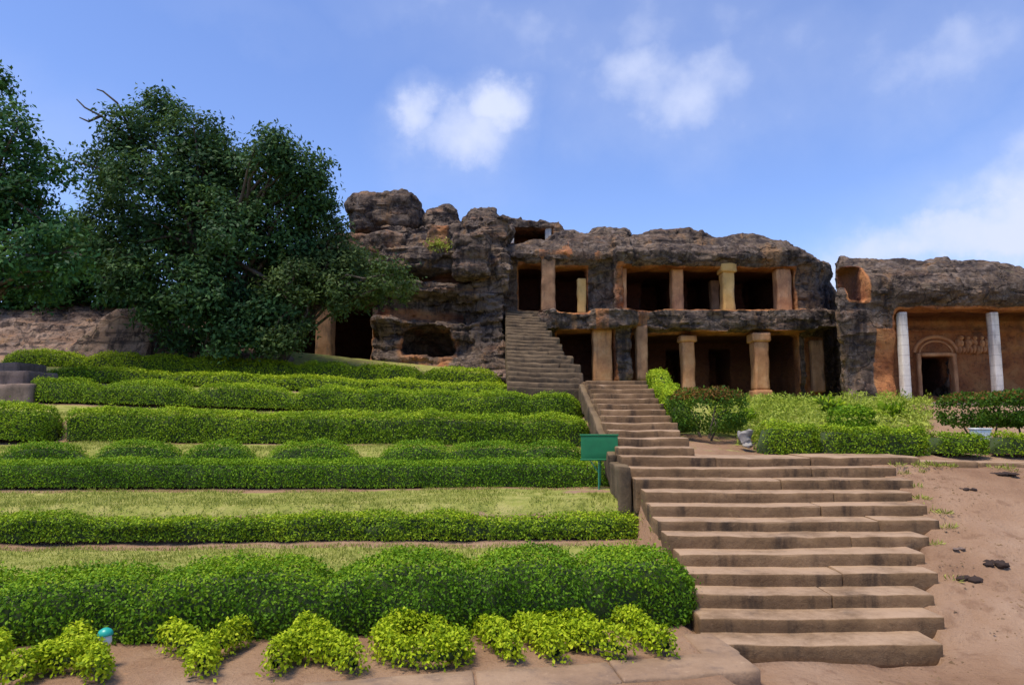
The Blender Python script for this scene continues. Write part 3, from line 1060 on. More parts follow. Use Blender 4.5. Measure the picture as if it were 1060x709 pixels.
def pillar(parent, px0, px1, pt, pb, Yp, m, depth=None, cap=None, base=None, seed=0, lean=(0, 0), name='pillar'):
    pm = (pt + pb) / 2
    xa, xb = WX(px0, Yp, pm), WX(px1, Yp, pm)
    za, zb = WZ(pb, Yp), WZ(pt, Yp)
    w = xb - xa
    dp = depth or w * .85
    sh = min(.35 * w, dp * abs(xa + xb) / 2 / Yp * .85)        # the visible width in the photo is front plus flank
    if xa + xb > 0:
        xa += sh
    else:
        xb -= sh
    mb = MB()
    z0, z1 = za, zb
    if base:
        V, Fq = rough_box((xa - .06, xb + .06, Yp - .06, Yp + dp + .06, za, za + base), .08, .012, 4, seed + 1, .03, lean)
        mb.add(V, Fq)
        z0 = za + base - .02
    if cap:
        V, Fq = rough_box((xa - .07, xb + .07, Yp - .08, Yp + dp + .07, zb - cap, zb + .03), .08, .014, 4, seed + 2, .04, lean)
        mb.add(V, Fq)
        z1 = zb - cap + .02
    hh = (z1 - z0)
    V, Fq = rough_box((xa, xb, Yp, Yp + dp, z0, z1), .08, .006 if m is M_WHITE else .022, 3.5, seed, .012 if m is M_WHITE else .04, lean)
    # chamfered middle of the shaft
    t = (V[:, 2] - z0) / hh
    mid = np.exp(-((t - .5) / .28) ** 4) * (.0 if m is M_WHITE else .035)
    V[:, 0] -= (V[:, 0] - (xa + xb) / 2) * mid
    mb.add(V, Fq)
    return mb.build(name, m, ((xa + xb) / 2, Yp, za), parent)


pillar(cave, 693, 708, 277, 324, 25.0, M_ORANGE, seed=1)
pillar(cave, 745, 761, 273, 324, 24.75, M_YELLOW, seed=2, cap=.32)
pillar(cave, 800, 820, 278, 323, 24.95, M_ORANGE, seed=3, depth=.5)
pillar(cave, 638, 649, 277, 323, 24.75, M_ORANGE, seed=4, depth=.5)
pillar(cave, 597, 607, 288, 325, 24.9, M_YELLOW, seed=5)
pillar(cave, 560, 575, 262, 322, 24.55, M_BROWNP, seed=6, depth=.45)
pillar(cave, 612, 634, 340, 396, 24.75, M_ORANGE, seed=7, depth=.55)
pillar(cave, 657, 671, 336, 394, 24.5, M_BROWNP, seed=8, depth=.5)
pillar(cave, 704, 720, 348, 416, 24.75, M_ORANGE, seed=9, cap=.2)
pillar(cave, 777, 797, 345, 424, 24.45, M_ORANGE, seed=10, cap=.30, base=.7)
pillar(cave, 734, 745, 290, 323, 26.2, M_BROWNP, seed=12)
pillar(cave, 838, 854, 352, 406, 25.0, M_BROWNP, seed=11, depth=.3)

# --- layered rock mass at the left of the stairs
YLF = 25.0


def left_sdf(x, y, z):
    tpx = [(250, 300), (300, 262), (345, 238), (400, 236), (432, 234), (470, 236), (500, 232), (530, 238), (545, 248)]
    ax = np.array([WX(a, 26, b) for a, b in tpx]); az_ = np.array([WZ(b, 26) for a, b in tpx])
    zt = np.interp(x, ax, az_).astype(np.float32) + .25 * vnoise(x * 1.1, y * .8, 0 * x, 61)
    # bedding: overhanging brow, recess, shelf, recess, lower face
    zk = [2.0, 3.4, 4.3, 5.3, 5.55, 6.1, 6.35, 6.75, 6.95, 7.25, 8.0, 8.5, 9.2, 11]
    yk = [23.5, 23.6, 24.0, 24.1, 25.0, 24.7, 24.0, 24.2, 25.1, 24.0, 24.1, 25.2, 25.6, 26.6]
    zz = z + .14 * vnoise(x * .6, 0 * x, 0 * x, 63) - .06 * x * 0 + .05 * (x + 3)
    yA = np.interp(zz, zk, yk).astype(np.float32)
    yB = (23.3 + .16 * (z - 3)).astype(np.float32)
    w = np.clip((x + 1.9) / .8, 0, 1)
    yf = yA * (1 - w) + yB * w
    yf = yf + .25 * vnoise(x * .9, 0 * x, z * 1.6, 65) + .8 * np.clip((-4.6 - x) / 1.0, 0, 1)
    d = smax((z - zt) * .9, (yf - y) * .85, .3)
    d = np.maximum(smax(d, x - (-.12), .15), y - 31)
    d = d + .14 * fbm(x * .7, y * .7, z * 1.1, 3, 66) + .06 * vnoise(x * 2.4, y * 2.4, z * 4, 67)
    for b in LEFT_OPEN:
        d = np.maximum(d, -(sbox(x, y, z, b, .08) + .03 * vnoise(x * 1.8, y * 1.8, z * 1.8, 68)))
    hole = sell(x, y, z, (WX(444, 24.3), 24.2, WZ(362, 24.3)), (1.02, 2.2, .82)) + .24 * vnoise(x * 1.5, y, z * 1.7, 69)
    hole = np.maximum(hole, WZ(369, 24.3) - z)
    return np.maximum(d, -hole)


LEFT_OPEN = [obox(296, 388, 317, 374, 25.2, 22, 28.2)]


def left_carve(x, y, z):
    c = np.full(len(x), 9.)
    for b in LEFT_OPEN:
        c = np.minimum(c, sbox(x, y, z, b))
    k = np.clip(1 - c / .12, 0, 1) * .8
    hole = sell(x, y, z, (WX(444, 24.3), 24.2, WZ(362, 24.3)), (1.02, 2.2, .82))
    k = np.maximum(k, np.clip(1 - hole / .25, 0, 1) * .42)
    zz = z + .14 * vnoise(x * .6, 0 * x, 0 * x, 63) + .05 * (x + 3)
    k = np.maximum(k, .66 * np.exp(-((zz - 6.95) / .16) ** 2) * (x < -1.2))
    k = np.maximum(k, .62 * np.exp(-((zz - 5.6) / .3) ** 2) * (x < -1.8))
    return k


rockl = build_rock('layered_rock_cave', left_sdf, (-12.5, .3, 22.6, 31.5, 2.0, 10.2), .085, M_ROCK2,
                   'layered brown rock outcrop with a round hollow and a pillared cave behind the tree', 'cave', left_carve, lambda x, y, z: np.clip((y - 24.6) / .4, 0, 1), seed=2, strata=.13, blocks=.10)  # shade inside the cave and hollow painted in by depth
pillar(rockl, 326, 347, 316, 374, 25.0, M_BROWNP, seed=21)
pillar(rockl, 385, 399, 318, 374, 24.9, M_BROWNP, seed=22, depth=.6)

# --- right cave
YR = 20.0
rt = [(866, 300), (870, 266), (880, 263), (930, 263), (970, 264), (1000, 268), (1030, 272), (1060, 279), (1100, 290), (1160, 312), (1200, 350), (1240, 400)]
RX = np.array([WX(a, YR + .6, b) for a, b in rt]); RZ = np.array([WZ(b, YR + .6) for a, b in rt])
RIGHT_OPEN = [obox(878, 897, 274, 311, YR - .1, 17, 21.4), obox(926, 1150, 322, 416, YR, 17, 21.35)]
DOOR = obox(953, 986, 369, 410, 21.3, 20, 23.5)


def right_sdf(x, y, z):
    zt = np.interp(x, RX, RZ).astype(np.float32) + .1 * vnoise(x * 1.0, y * .8, 0 * x, 81) + .04 * (y - 21)
    lipz = WZ(322, YR)
    yf = 20.0 - .75 * np.exp(-((z - lipz - .55) / .65) ** 2) * np.clip((x - 10.4) / .8, 0, 1) + .55 * np.clip(z - 6.0, 0, 2) ** 1.5
    yf = yf + .35 * np.clip((x - 14) / 3, 0, 3) ** 2 - .25 * np.clip(3.2 - z, 0, 1)
    d = smax((z - zt) * .9, yf - y, .4)
    xl = WX(869, YR) + .56 * np.clip(y - 20, -2, 9)
    d = smax(d, xl - x, .3)
    d = np.maximum(d, y - 28)
    d = d + .13 * fbm(x * .7, y * .7, z * .9, 3, 82) + .05 * vnoise(x * 2.8, y * 2.8, z * 1.4, 84)
    for b in RIGHT_OPEN:
        d = np.maximum(d, -(sbox(x, y, z, b, .05) + .05 * vnoise(x * 1.6, y * 1.6, z * 1.6, 83)))
    wall = 21.3
    rel = np.where((x > WX(990, 21.3)) & (x < WX(1060, 21.3)) & (z > WZ(366, 21.3)) & (z < WZ(347, 21.3)), .10 * vnoise(x * 5, z * 4, 0 * x, 85), 0)
    cor = .12 * np.exp(-((z - WZ(342, 21.3)) / .07) ** 2)
    d = np.where((y > 21) & (y < 21.7) & (x > RIGHT_OPEN[1][0]) & (z > RIGHT_OPEN[1][4]), d - np.clip(rel + cor, -.1, .14), d)
    d = np.maximum(d, -sbox(x, y, z, DOOR, .02))
    return d


def right_carve(x, y, z):
    c = np.minimum(sbox(x, y, z, RIGHT_OPEN[0]), sbox(x, y, z, RIGHT_OPEN[1]))
    k = np.clip(1 - c / .14, 0, 1)
    k = np.maximum(k, .7 * (vnoise(x * 1.5, y, z * .5, 95) > .05) * (z < 4.6) * (x > WX(905, YR)))
    b = obox(908, 930, 376, 416, YR, 18, 22)
    k = np.maximum(k, np.clip(1 - sbox(x, y, z, b) / .1, 0, 1))
    return k


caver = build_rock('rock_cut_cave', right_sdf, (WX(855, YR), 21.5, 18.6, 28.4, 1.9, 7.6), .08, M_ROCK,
                   'single storey rock cave at the right with two white pillars and a dark doorway', 'cave', right_carve, lambda x, y, z: np.maximum(np.clip((y - 21.75) / .2, 0, 1), np.where((z > 5) & (y > 20.3), .75, np.where(y > 20.7, .22, 0))), seed=3, blocks=.05)  # browner inner wall; shade of niche and doorway painted in
pillar(caver, 930, 942, 323, 418, 19.75, M_WHITE, seed=31, depth=.24)
pillar(caver, 1025, 1037, 323, 412, 19.75, M_WHITE, seed=32, depth=.24)
# moulded arch and door frame
mb = MB()
ax0, ax1 = WX(948, 21.3), WX(990, 21.3)
zc = WZ(367, 21.3)
for (rr, wd, dp) in ((.66, .10, .12), (.50, .05, .06)):
    aa = np.linspace(.12, math.pi - .12, 25)
    V, Fq = tube(np.stack([(ax0 + ax1) / 2 + rr * np.cos(aa) * 1.05, 0 * aa + 21.34, zc + rr * .85 * np.sin(aa)], 1), np.full(25, wd * .6), 6)
    mb.add(V, Fq)
tag(mb.build('arch_moulding', M_ORANGE, ((ax0 + ax1) / 2, 21.3, zc), caver))
mb = MB()
for b in ((DOOR[0] - .13, DOOR[0], 21.2, 21.5, DOOR[4], DOOR[5] + .1), (DOOR[1], DOOR[1] + .13, 21.2, 21.5, DOOR[4], DOOR[5] + .1), (DOOR[0] - .01, DOOR[1] + .01, 21.18, 21.5, DOOR[5], DOOR[5] + .11)):
    V, Fq = rough_box(b, .08, .012, 4, 88, .02)
    mb.add(V, Fq)
mb.build('door_frame', M_ORANGE, (DOOR[0], 21.3, DOOR[4]), caver)
mb = MB()
rs = np.random.default_rng(5)
for i in range(5):
    fx = WX(994 + i * 7.2, 21.3); fz = WZ(365, 21.3)
    for (ox, oz, rx, rzz) in ((0, .50, .07, .08), (0, .32, .085, .14), (-.06, .12, .045, .14), (.06, .10, .045, .13), (.11 * (1 if i % 2 else -1), .36, .035, .12)):
        th, ph = np.meshgrid(np.linspace(0, 2 * math.pi, 11), np.linspace(0, math.pi, 7), indexing='ij')
        dv = np.stack([np.cos(th) * np.sin(ph), np.sin(th) * np.sin(ph), np.cos(ph)], -1).reshape(-1, 3)
        V = np.array([fx + ox, 21.30, fz + oz * .9 + rs.uniform(-.02, .02)]) + dv * np.array([rx, .15, rzz]) * rs.uniform(.85, 1.15)
        iq = np.arange(77).reshape(11, 7)
        mb.add(V, np.stack([iq[:-1, :-1], iq[1:, :-1], iq[1:, 1:], iq[:-1, 1:]], -1).reshape(-1, 4))
mb.build('relief_carving', M_ORANGE, (WX(1005, 21.3), 21.3, WZ(365, 21.3)), caver)
# stone platform in front of the right cave
V, Fq = rough_box((WX(915, 19), WX(1130, 19), 18.6, 19.9, 1.7, WZ(417, 19)), .12, .05, 2, 91, .06)
mb = MB(); mb.add(V, Fq)
tag(mb.build('stone_platform', M_LEDGE, (13, 19, 1.8)), 'rough stone platform at the foot of the white pillared cave', 'platform')


# --- boulders and blocks on top
def boulder(px0, px1, pt, pb, Yb, label, m=M_ROCK, dep=None, rnd=.35, seed=0, carved=0., flat=.0, name='boulder'):
    xa, xb = WX(px0, Yb, (pt + pb) / 2), WX(px1, Yb, (pt + pb) / 2)
    za, zb = WZ(pb, Yb), WZ(pt, Yb)
    w, hgt = xb - xa, zb - za
    dp = dep or w * .9
    b = (xa, xb, Yb, Yb + dp, za, zb)
    r = rnd * min(w, hgt, dp)

    def f(x, y, z):
        d = sbox(x, y, z, b, r)
        s = min(w, hgt)
        return d + .10 * s * fbm(x * 1.3 / s, y * 1.3 / s, z * 1.6 / s, 3, seed) + .03 * vnoise(x * 4, y * 4, z * 5, seed + 3) + .03 * s
    mg = .35
    return build_rock(name, f, (xa - mg, xb + mg, Yb - mg, Yb + dp + mg, za - mg, zb + mg), .07 if w > 1.5 else .05, m, label, 'boulder' if name == 'boulder' else 'rock',
                      (lambda x, y, z: np.full(len(x), carved)), fine=.04, seed=seed, blocks=.03 * min(1.6, w), bsize=min(1, .5 * w + .2), loc=((xa + xb) / 2, Yb + dp / 2, za))


boulder(349, 434, 187, 246, 25.6, 'biggest dark flat topped boulder crowning the rock beside the tree', seed=401, rnd=.42)
boulder(433, 476, 207, 250, 26.0, 'rounded boulder right of the biggest boulder on the skyline', M_ROCK2, seed=402, rnd=.48)
boulder(477, 520, 207, 242, 26.3, 'pale lichen topped rounded boulder left of the summit shelter', M_ROCK2, seed=403, rnd=.48)
boulder(440, 466, 230, 266, 24.2, 'reddish upright rock below the rounded skyline boulder', M_ROCK2, seed=404, rnd=.2, carved=.45, name='rock_block')
boulder(468, 508, 238, 284, 23.3, 'dark angular block leaning out above the layered outcrop', seed=405, rnd=.18, name='rock_block')
boulder(345, 420, 238, 262, 24.5, 'reddish flat slab under the biggest boulder', M_ROCK2, seed=406, rnd=.25, dep=2.5, carved=.4, name='rock_block')
boulder(612, 656, 231, 252, 25.6, 'mossy round boulder on top of the two storey cave', M_ROCK2, seed=407, rnd=.45)
boulder(505, 540, 252, 276, 24.6, 'grey rounded rock left of the upper doorways', M_ROCK2, seed=408, rnd=.4)


# summit shelter
YS = 27.5
S_OPEN = obox(524, 572, 236, 252, YS, 24, 29.5)
S_BODY = obox(494, 590, 222, 262, YS, YS, 31.5)
srt = [(490, 236), (505, 226), (530, 223), (560, 226), (571, 231), (580, 230), (588, 240)]
SX = np.array([WX(a, YS) for a, b in srt]); SZ = np.array([WZ(b, YS) for a, b in srt])


def sh_sdf(x, y, z):
    zt = np.interp(x, SX, SZ).astype(np.float32) + .08 * vnoise(x * 1.7, y, 0 * x, 110)
    d = sbox(x, y, z, S_BODY, .25)
    d = smax(d, z - zt, .2) + .10 * fbm(x, y, z * 1.4, 3, 111)
    return np.maximum(d, -sbox(x, y, z, S_OPEN, .03))


shel = build_rock('rock_shelter', sh_sdf, (S_BODY[0] - .4, S_BODY[1] + .4, YS - .5, 32, S_BODY[4] - .3, S_BODY[5] + .4), .07, M_ROCK2,
                  'small rock shelter on the summit with a dark slot between pale posts', 'cave',
                  lambda x, y, z: np.clip(1 - sbox(x, y, z, S_OPEN) / .1, 0, 1) * .5, seed=7)
pillar(shel, 525, 532, 236, 252, YS + .1, M_WHITE, seed=41)
pillar(shel, 564, 571, 235, 252, YS + .1, M_PALE, seed=42)

# --- rock slope at the left edge
YW = 21.5


def slope_sdf(x, y, z):
    yf = 20.9 + (z - 3.7) * 1.15 + .25 * np.floor((z + .08 * vnoise(x * .8, 0 * x, 0 * x, 121)) / .3) * .3
    zt = WZ(300, 23) - .05 * (x + 16) * 1.0 * np.clip((x + 16) / 4, 0, 1)
    d = smax((yf - y) * .65, z - zt, .2)
    d = smax(d, x - WX(120, 22) - .35 * (y - 22), .3)
    d = np.maximum(d, y - 27)
    return d + .12 * fbm(x * .6, y * .6, z * 1.5, 3, 122)


build_rock('rock_slope', slope_sdf, (-23, -10, 20.4, 27.4, 3.0, 6.6), .1, M_SLOPE,
           'banded reddish laterite slope under the trees at the left edge', 'rock', seed=8)


def slab_sdf(x, y, z):
    xa, xb = WX(72, 21.3), WX(158, 21.3)
    b = (xa, xb, 20.9, 23.5, 3.4, WZ(320, 21.6))
    d = sbox(x, y + .0, z, b, .1)
    # sloping left side and leaning face
    d = np.maximum(d, (20.9 + (z - 3.9) * .45 - y) * .9)
    d = np.maximum(d, ((xa + .1 + (z - 4.0) * .75) - x) * .8)
    return d + .05 * fbm(x * .9, y * .9, z * .9, 3, 131)


build_rock('rock_slab', slab_sdf, (WX(72, 21.3) - .4, WX(158, 21.3) + .4, 20.4, 23.8, 3.2, 6.2), .07, M_SLOPE,
           'smooth grey sloping slab of rock left of the dark tree foot', 'rock', seed=9, fine=.02, blocks=.01)

# low ledge wall under the big tree
mb = MB()
for i, (a, b, t, bt) in enumerate(((160, 206, 361, 372), (207, 252, 364, 375), (253, 300, 368, 379))):
    V, Fq = rough_box((WX(a, 21.6), WX(b, 21.6), 21.5, 22.1, WZ(bt + 6, 21.6), WZ(t, 21.6)), .1, .03, 3, 140 + i, .04)
    mb.add(V, Fq)
tag(mb.build('low_wall', M_LEDGE, (WX(230, 21.6), 21.7, 3.7)), 'low brown stone ledge wall at the foot of the big dark tree', 'wall')

# steps at the left edge
stl = empty('stone_steps', (WX(0, 16.6), 16.6, 2.3), 'short dark stone steps at the left edge beside the clipped hedges', 'steps')
for i, (t, b, xr, yy) in enumerate(((397, 412, 34, 15.6), (384, 396, 32, 16.3), (375, 383, 20, 17.0))):
    V, Fq = rough_box((WX(-90, yy), WX(xr, yy), yy, yy + 1.1, WZ(b, yy) - .2, WZ(t, yy)), .1, .02, 3, 150 + i, .04)
    mb = MB(); mb.add(V, Fq)
    mb.build('step', M_LEDGE, (WX(-20, yy), yy, WZ(b, yy)), stl)
# pale boulder stones at the foot of the upper stairs
boulder(505, 534, 383, 397, 20.4, 'pale pinkish stone block at the foot of the layered outcrop', M_SLOPE, seed=410, rnd=.3, name='rock_block')
boulder(545, 575, 396, 408, 17.6, 'rough brown stone between the hedge end and the rock cut steps', M_SLOPE, seed=411, rnd=.35, name='rock_block')


# ------------------------------------------------------------------ hedges
def hedge(name, pts, width, hfun, zfun, mat, leaf, dens, label, cat='hedge', group=None, sq=.55, endr=None, red=None, seed=0, lump=.04, endtaper=(1, 1)):
    """clipped hedge along a plan path pts [(x,y)..]; hfun(s) height, zfun(x,y) base"""
    pts = np.asarray(pts, float)
    seg = np.linalg.norm(np.diff(pts, axis=0), axis=1)
    cum = np.concatenate([[0], np.cumsum(seg)])
    Ltot = cum[-1]
    endr = endr or width * .55

    def surf(s, th):
        q_ = th / math.pi
        th = np.where(q_ < .5, (math.pi / 2) * np.clip(2 * q_, 0, 1) ** (1 / sq * .9), math.pi - (math.pi / 2) * np.clip(2 - 2 * q_, 0, 1) ** (1 / sq * .9))
        x = np.interp(s, cum, pts[:, 0]); y = np.interp(s, cum, pts[:, 1])
        e = .02
        dx = np.interp(np.clip(s + e, 0, Ltot), cum, pts[:, 0]) - np.interp(np.clip(s - e, 0, Ltot), cum, pts[:, 0])
        dy = np.interp(np.clip(s + e, 0, Ltot), cum, pts[:, 1]) - np.interp(np.clip(s - e, 0, Ltot), cum, pts[:, 1])
        l = np.hypot(dx, dy) + 1e-9
        nxv, nyv = -dy / l, dx / l
        k1 = np.where(endtaper[0], np.clip(s / endr, 0, 1), 1)
        k2 = np.where(endtaper[1], np.clip((Ltot - s) / endr, 0, 1), 1)
        tp = np.sqrt(np.clip(1 - (1 - k1) ** 2.2, 0, 1)) * np.sqrt(np.clip(1 - (1 - k2) ** 2.2, 0, 1))
        h = hfun(s)
        cth, sth = np.cos(th), np.sin(th)
        wv = width / 2 * (.85 + .15 * h / .6) * np.sign(cth) * np.abs(cth) ** sq * tp
        hv = h * np.abs(sth) ** sq * (.25 + .75 * tp)
        lmp = lump * fbm(s * 3.1, th * 2.0, 0 * s, 3, seed)
        wv = wv * (1 + lmp * 1.6 / max(width, .3))
        hv = hv * (1 + lmp / .5)
        xx, yy = x + nxv * wv, y + nyv * wv
        return np.stack([xx, yy, zfun(x, y) + hv], -1)

    # core
    ns, nt_ = max(8, int(Ltot / .12)), 22
    S, T = np.meshgrid(np.linspace(.0, Ltot, ns), np.linspace(0, math.pi, nt_), indexing='ij')
    C = surf(S.ravel(), T.ravel()).reshape(ns, nt_, 3)
    mid = C.mean(1, keepdims=True)
    mid[..., 2] = C[:, :1, 2]
    Cc = mid + (C - mid) * (1 - np.array([.055 / max(.3, width), .055 / max(.3, width), .06 / .45]) * 2.0)
    Cc[..., 2] += .02
    idc = np.arange(ns * nt_).reshape(ns, nt_)
    Fc = np.stack([idc[:-1, :-1], idc[1:, :-1], idc[1:, 1:], idc[:-1, 1:]], -1).reshape(-1, 4)
    mb = MB()
    mb.add(Cc.reshape(-1, 3), Fc, 1, .2)
    # leaves, uniform over area by rejection from cell areas
    a1 = C[1:, :-1] - C[:-1, :-1]; a2 = C[:-1, 1:] - C[:-1, :-1]
    ar = np.linalg.norm(np.cross(a1, a2), axis=-1)
    nl = int(ar.sum() * dens)
    cell = RNG.choice(ar.size, nl, p=(ar / ar.sum()).ravel())
    ci, cj = np.unravel_index(cell, ar.shape)
    s = (ci + RNG.uniform(0, 1, nl)) / (ns - 1) * Ltot
    th = (cj + RNG.uniform(0, 1, nl)) / (nt_ - 1) * math.pi
    P = surf(s, th)
    e = .03
    Ps = surf(np.clip(s + e, 0, Ltot), th) - surf(np.clip(s - e, 0, Ltot), th)
    Pt = surf(s, np.clip(th + e, 0, math.pi)) - surf(s, np.clip(th - e, 0, math.pi))
    n = np.cross(Ps, Pt)
    ln = np.linalg.norm(n, axis=1)
    ok = ln > 1e-8
    n = n / (ln[:, None] + 1e-12)
    ctr = np.stack([np.interp(s, cum, pts[:, 0]), np.interp(s, cum, pts[:, 1]), P[:, 2] * 0 + 0], -1)
    out = P - ctr; out[:, 2] = .3
    flip = np.sign((n * out).sum(1)); flip[flip == 0] = 1
    n *= flip[:, None]
    n = np.where(ok[:, None], n, np.array([0, 0, 1.]))
    P = P - n * RNG.uniform(-.02, .065, nl)[:, None] * (leaf / .04) ** .5
    P[:, 2] = np.maximum(P[:, 2], zfun(P[:, 0], P[:, 1]) + .03)
    new = np.clip((P[:, 2] - zfun(ctr[:, 0], ctr[:, 1])) / hfun(s), 0, 1.2)
    tone = np.clip(RNG.uniform(0, .75, nl) + .5 * (new > .86) * RNG.uniform(0, 1, nl), 0, 1)  # tops lightened: new growth plus overhead light put into the leaf tone
    spr = RNG.uniform(0, 1, nl) < .035
    P = P + n * (spr * RNG.uniform(.02, .09, nl))[:, None]
    bare = (fbm(P[:, 0] * 2.2, P[:, 1] * 2.2, P[:, 2] * 3.5, 3, seed + 400) > .62) & (new < .75) & (RNG.uniform(0, 1, nl) < .45)
    keep = ~bare
    P, n, tone, new, nl = P[keep], n[keep], tone[keep], new[keep], int(keep.sum())
    V, Fl, tn = leaf_mesh(P, n, leaf, .30, .55, .42, tone)
    midx = 0
    mats = [mat, M_CORE]
    if red is not None:
        pick = (new > .8) & (RNG.uniform(0, 1, nl) < red)
        pk = np.repeat(pick, 4)
        mats.append(L_RED)
        for msk, mi in ((~pick, 0), (pick, 2)):
            V2, F2, t2 = V.reshape(-1, 4, 3)[msk].reshape(-1, 3), np.arange(4 * msk.sum()).reshape(-1, 4), tn.reshape(-1, 4)[msk].ravel()
            if len(F2):
                mb.add(V2, F2, mi, t2)
    else:
        mb.add(V, Fl, 0, tn)
    c = pts.mean(0)
    o = mb.build(name, mats, (c[0], c[1], float(zfun(np.array([c[0]]), np.array([c[1]]))[0])))
    return tag(o, label, cat, group)


def bumps(centers, widths, base, amp):
    cs, ws = np.array(centers), np.array(widths)

    def f(s):
        v = np.zeros_like(s)
        for c, w in zip(cs, ws):
            v = np.maximum(v, np.clip(1 - np.abs((s - c) / w) ** 2.3, 0, 1) ** .6)
        return base + amp * v
    return f


def zf(x, y):
    return Hgt(x, y, False)


def row_path(k, px0, px1, py, n=14, dy=0.):
    """plan path of row k between two photo columns"""
    x0 = x1 = None
    xa = WX(px0, rowY(k, 0.), py)
    for _ in range(4): xa = WX(px0, float(rowY(k, xa)) + dy, py)
    xb = WX(px1, rowY(k, 0.), py)
    for _ in range(4): xb = WX(px1, float(rowY(k, xb)) + dy, py)
    xx = np.linspace(xa, xb, n)
    return np.stack([xx, rowY(k, xx) + dy], 1)


def rz(k):
    return lambda x, y: rowZ(k, x) + 0 * y


def px_bumps(k, path, centers_px, half_px, base, amp, py):
    xs_ = np.array(path)
    cum = np.concatenate([[0], np.cumsum(np.linalg.norm(np.diff(xs_, axis=0), axis=1))])
    yy = xs_[:, 1].mean()
    cs, ws = [], []
    for c, w in zip(centers_px, half_px):
        x = WX(c, float(rowY(k, 0)), py)
        for _ in range(3): x = WX(c, float(rowY(k, x)), py)
        cs.append(np.interp(x, xs_[:, 0], cum) if xs_[0, 0] <= x <= xs_[-1, 0] else (x - xs_[0, 0]))
        ws.append(w / FPX * yy)
    return bumps(cs, ws, base, amp)


p = row_path(1, -110, 718, 610)
hb1 = px_bumps(1, p, [-60, 85, 255, 425, 542, 655], [66, 72, 84, 80, 60, 66], .40, .24, 610)
hedge('clipped_hedge', p, .95, lambda s: hb1(s) * (.80 + .20 * np.clip(s / 5.5, 0, 1)), rz(1), L_DARK, .034, 4200,
      'tall dark green hedge with big rounded humps behind the lime letter shrubs', seed=1, sq=.5, endr=.5)
p = row_path(2, -120, 664, 545)
hedge('clipped_hedge', p, .5, lambda s: .29 + .03 * np.sin(s * 1.3) + .02 * np.sin(s * 3.7), rz(2), L_MID, .035, 3800,
      'low straight hedge between the two lowest strips of lawn', seed=2, sq=.45, endr=.15, lump=.06)
p = row_path(3, -140, 634, 490)
hedge('clipped_hedge', p, .6, lambda s: .42 + .012 * np.sin(s * 1.9), rz(3), L_DARK, .033, 3600,
      'long straight dark hedge standing just behind the green board legs', seed=3, sq=.4, endr=.12, lump=.03)
p = row_path(4, -150, 606, 470)
hedge('clipped_hedge', p, .6, px_bumps(4, p, [-60, 45, 145, 228, 325, 432, 505, 570], [44, 40, 42, 34, 46, 38, 48, 40], .22, .30, 465), rz(4), L_DARK, .035, 3000,
      'wavy low hedge directly behind the long straight dark hedge', seed=4, sq=.6, endr=.3)
p = row_path(5, 72, 609, 445)
hedge('clipped_hedge', p, .75, lambda s: .60 + .02 * np.sin(s * 1.1) + .015 * np.sin(s * 2.9), rz(5), L_MID, .041, 2700,
      'long boxy yellow green hedge with bare twigs low on its side', seed=5, sq=.4, endr=.25, lump=.05)
p = row_path(5, -110, 60, 440, dy=-.1)
hedge('clipped_hedge', p, .8, px_bumps(5, p, [10, -70], [60, 60], .5, .22, 440), rz(5), L_MID, .041, 2700,
      'rounded hedge mound at the left edge separated by a gap from the boxy hedge', seed=15, sq=.5, endr=.4)
p = row_path(6, 32, 603, 415)
hedge('clipped_hedge', p, .8, px_bumps(6, p, [62, 155, 255, 350, 405, 460, 520, 575], [44, 46, 50, 40, 36, 40, 36, 30], .30, .26, 412), rz(6), L_MID, .042, 2400,
      'wavy hedge with many rounded humps ending near the rock cut steps', seed=6, sq=.5, endr=.4)
p = row_path(7, 42, 543, 388)
hedge('clipped_hedge', p, .8, px_bumps(7, p, [120, 240, 330, 420, 500], [62, 60, 50, 50, 40], .25, .14, 388), rz(7), L_LIGHT, .055, 1500,
      'nearly level bright hedge, second below the rock face', seed=7, sq=.5, endr=.4)
p = row_path(8, 5, 520, 375)
hedge('clipped_hedge', p, .8, px_bumps(8, p, [50, 125, 175, 225, 278, 340, 400, 480], [40, 30, 34, 36, 34, 38, 38, 40], .26, .26, 375), rz(8), L_LIGHT, .055, 1500,
      'topmost bright hedge of small humps below the tree and rock face', seed=8, sq=.55, endr=.4)

# right hand hedges
zr = lambda x, y: Hgt(x, y, False)


def hedge_px(name, pa, pb, Yh, py, width, h, mat, leaf, dens, label, seed, sq=.4, red=None, endr=.15):
    xa, xb = WX(pa, Yh, py), WX(pb, Yh, py)
    path = np.stack([np.linspace(xa, xb, 6), np.full(6, Yh)], 1)
    return hedge(name, path, width, lambda s: h + .02 * np.sin(s * 4) + .015 * np.sin(s * 9), zr, mat, leaf, dens, label, seed=seed, sq=sq, red=red, endr=endr)


hedge_px('clipped_hedge', 783, 846, 10.9, 460, .55, .45, L_MID, .038, 3000, 'small box hedge right of the grey stone block above the stairs', 21)
hedge_px('clipped_hedge', 846, 956, 10.85, 460, .55, .43, L_MID, .038, 3000, 'longer box hedge in front of the pale weeds above the stair top', 22)
hedge_px('clipped_hedge', 960, 1017, 10.9, 463, .5, .30, L_MID, .038, 3000, 'small box hedge left of the white box', 23)
hedge_px('clipped_hedge', 1024, 1110, 10.9, 465, .5, .30, L_MID, .038, 3000, 'small box hedge right of the white box at the right edge', 24)
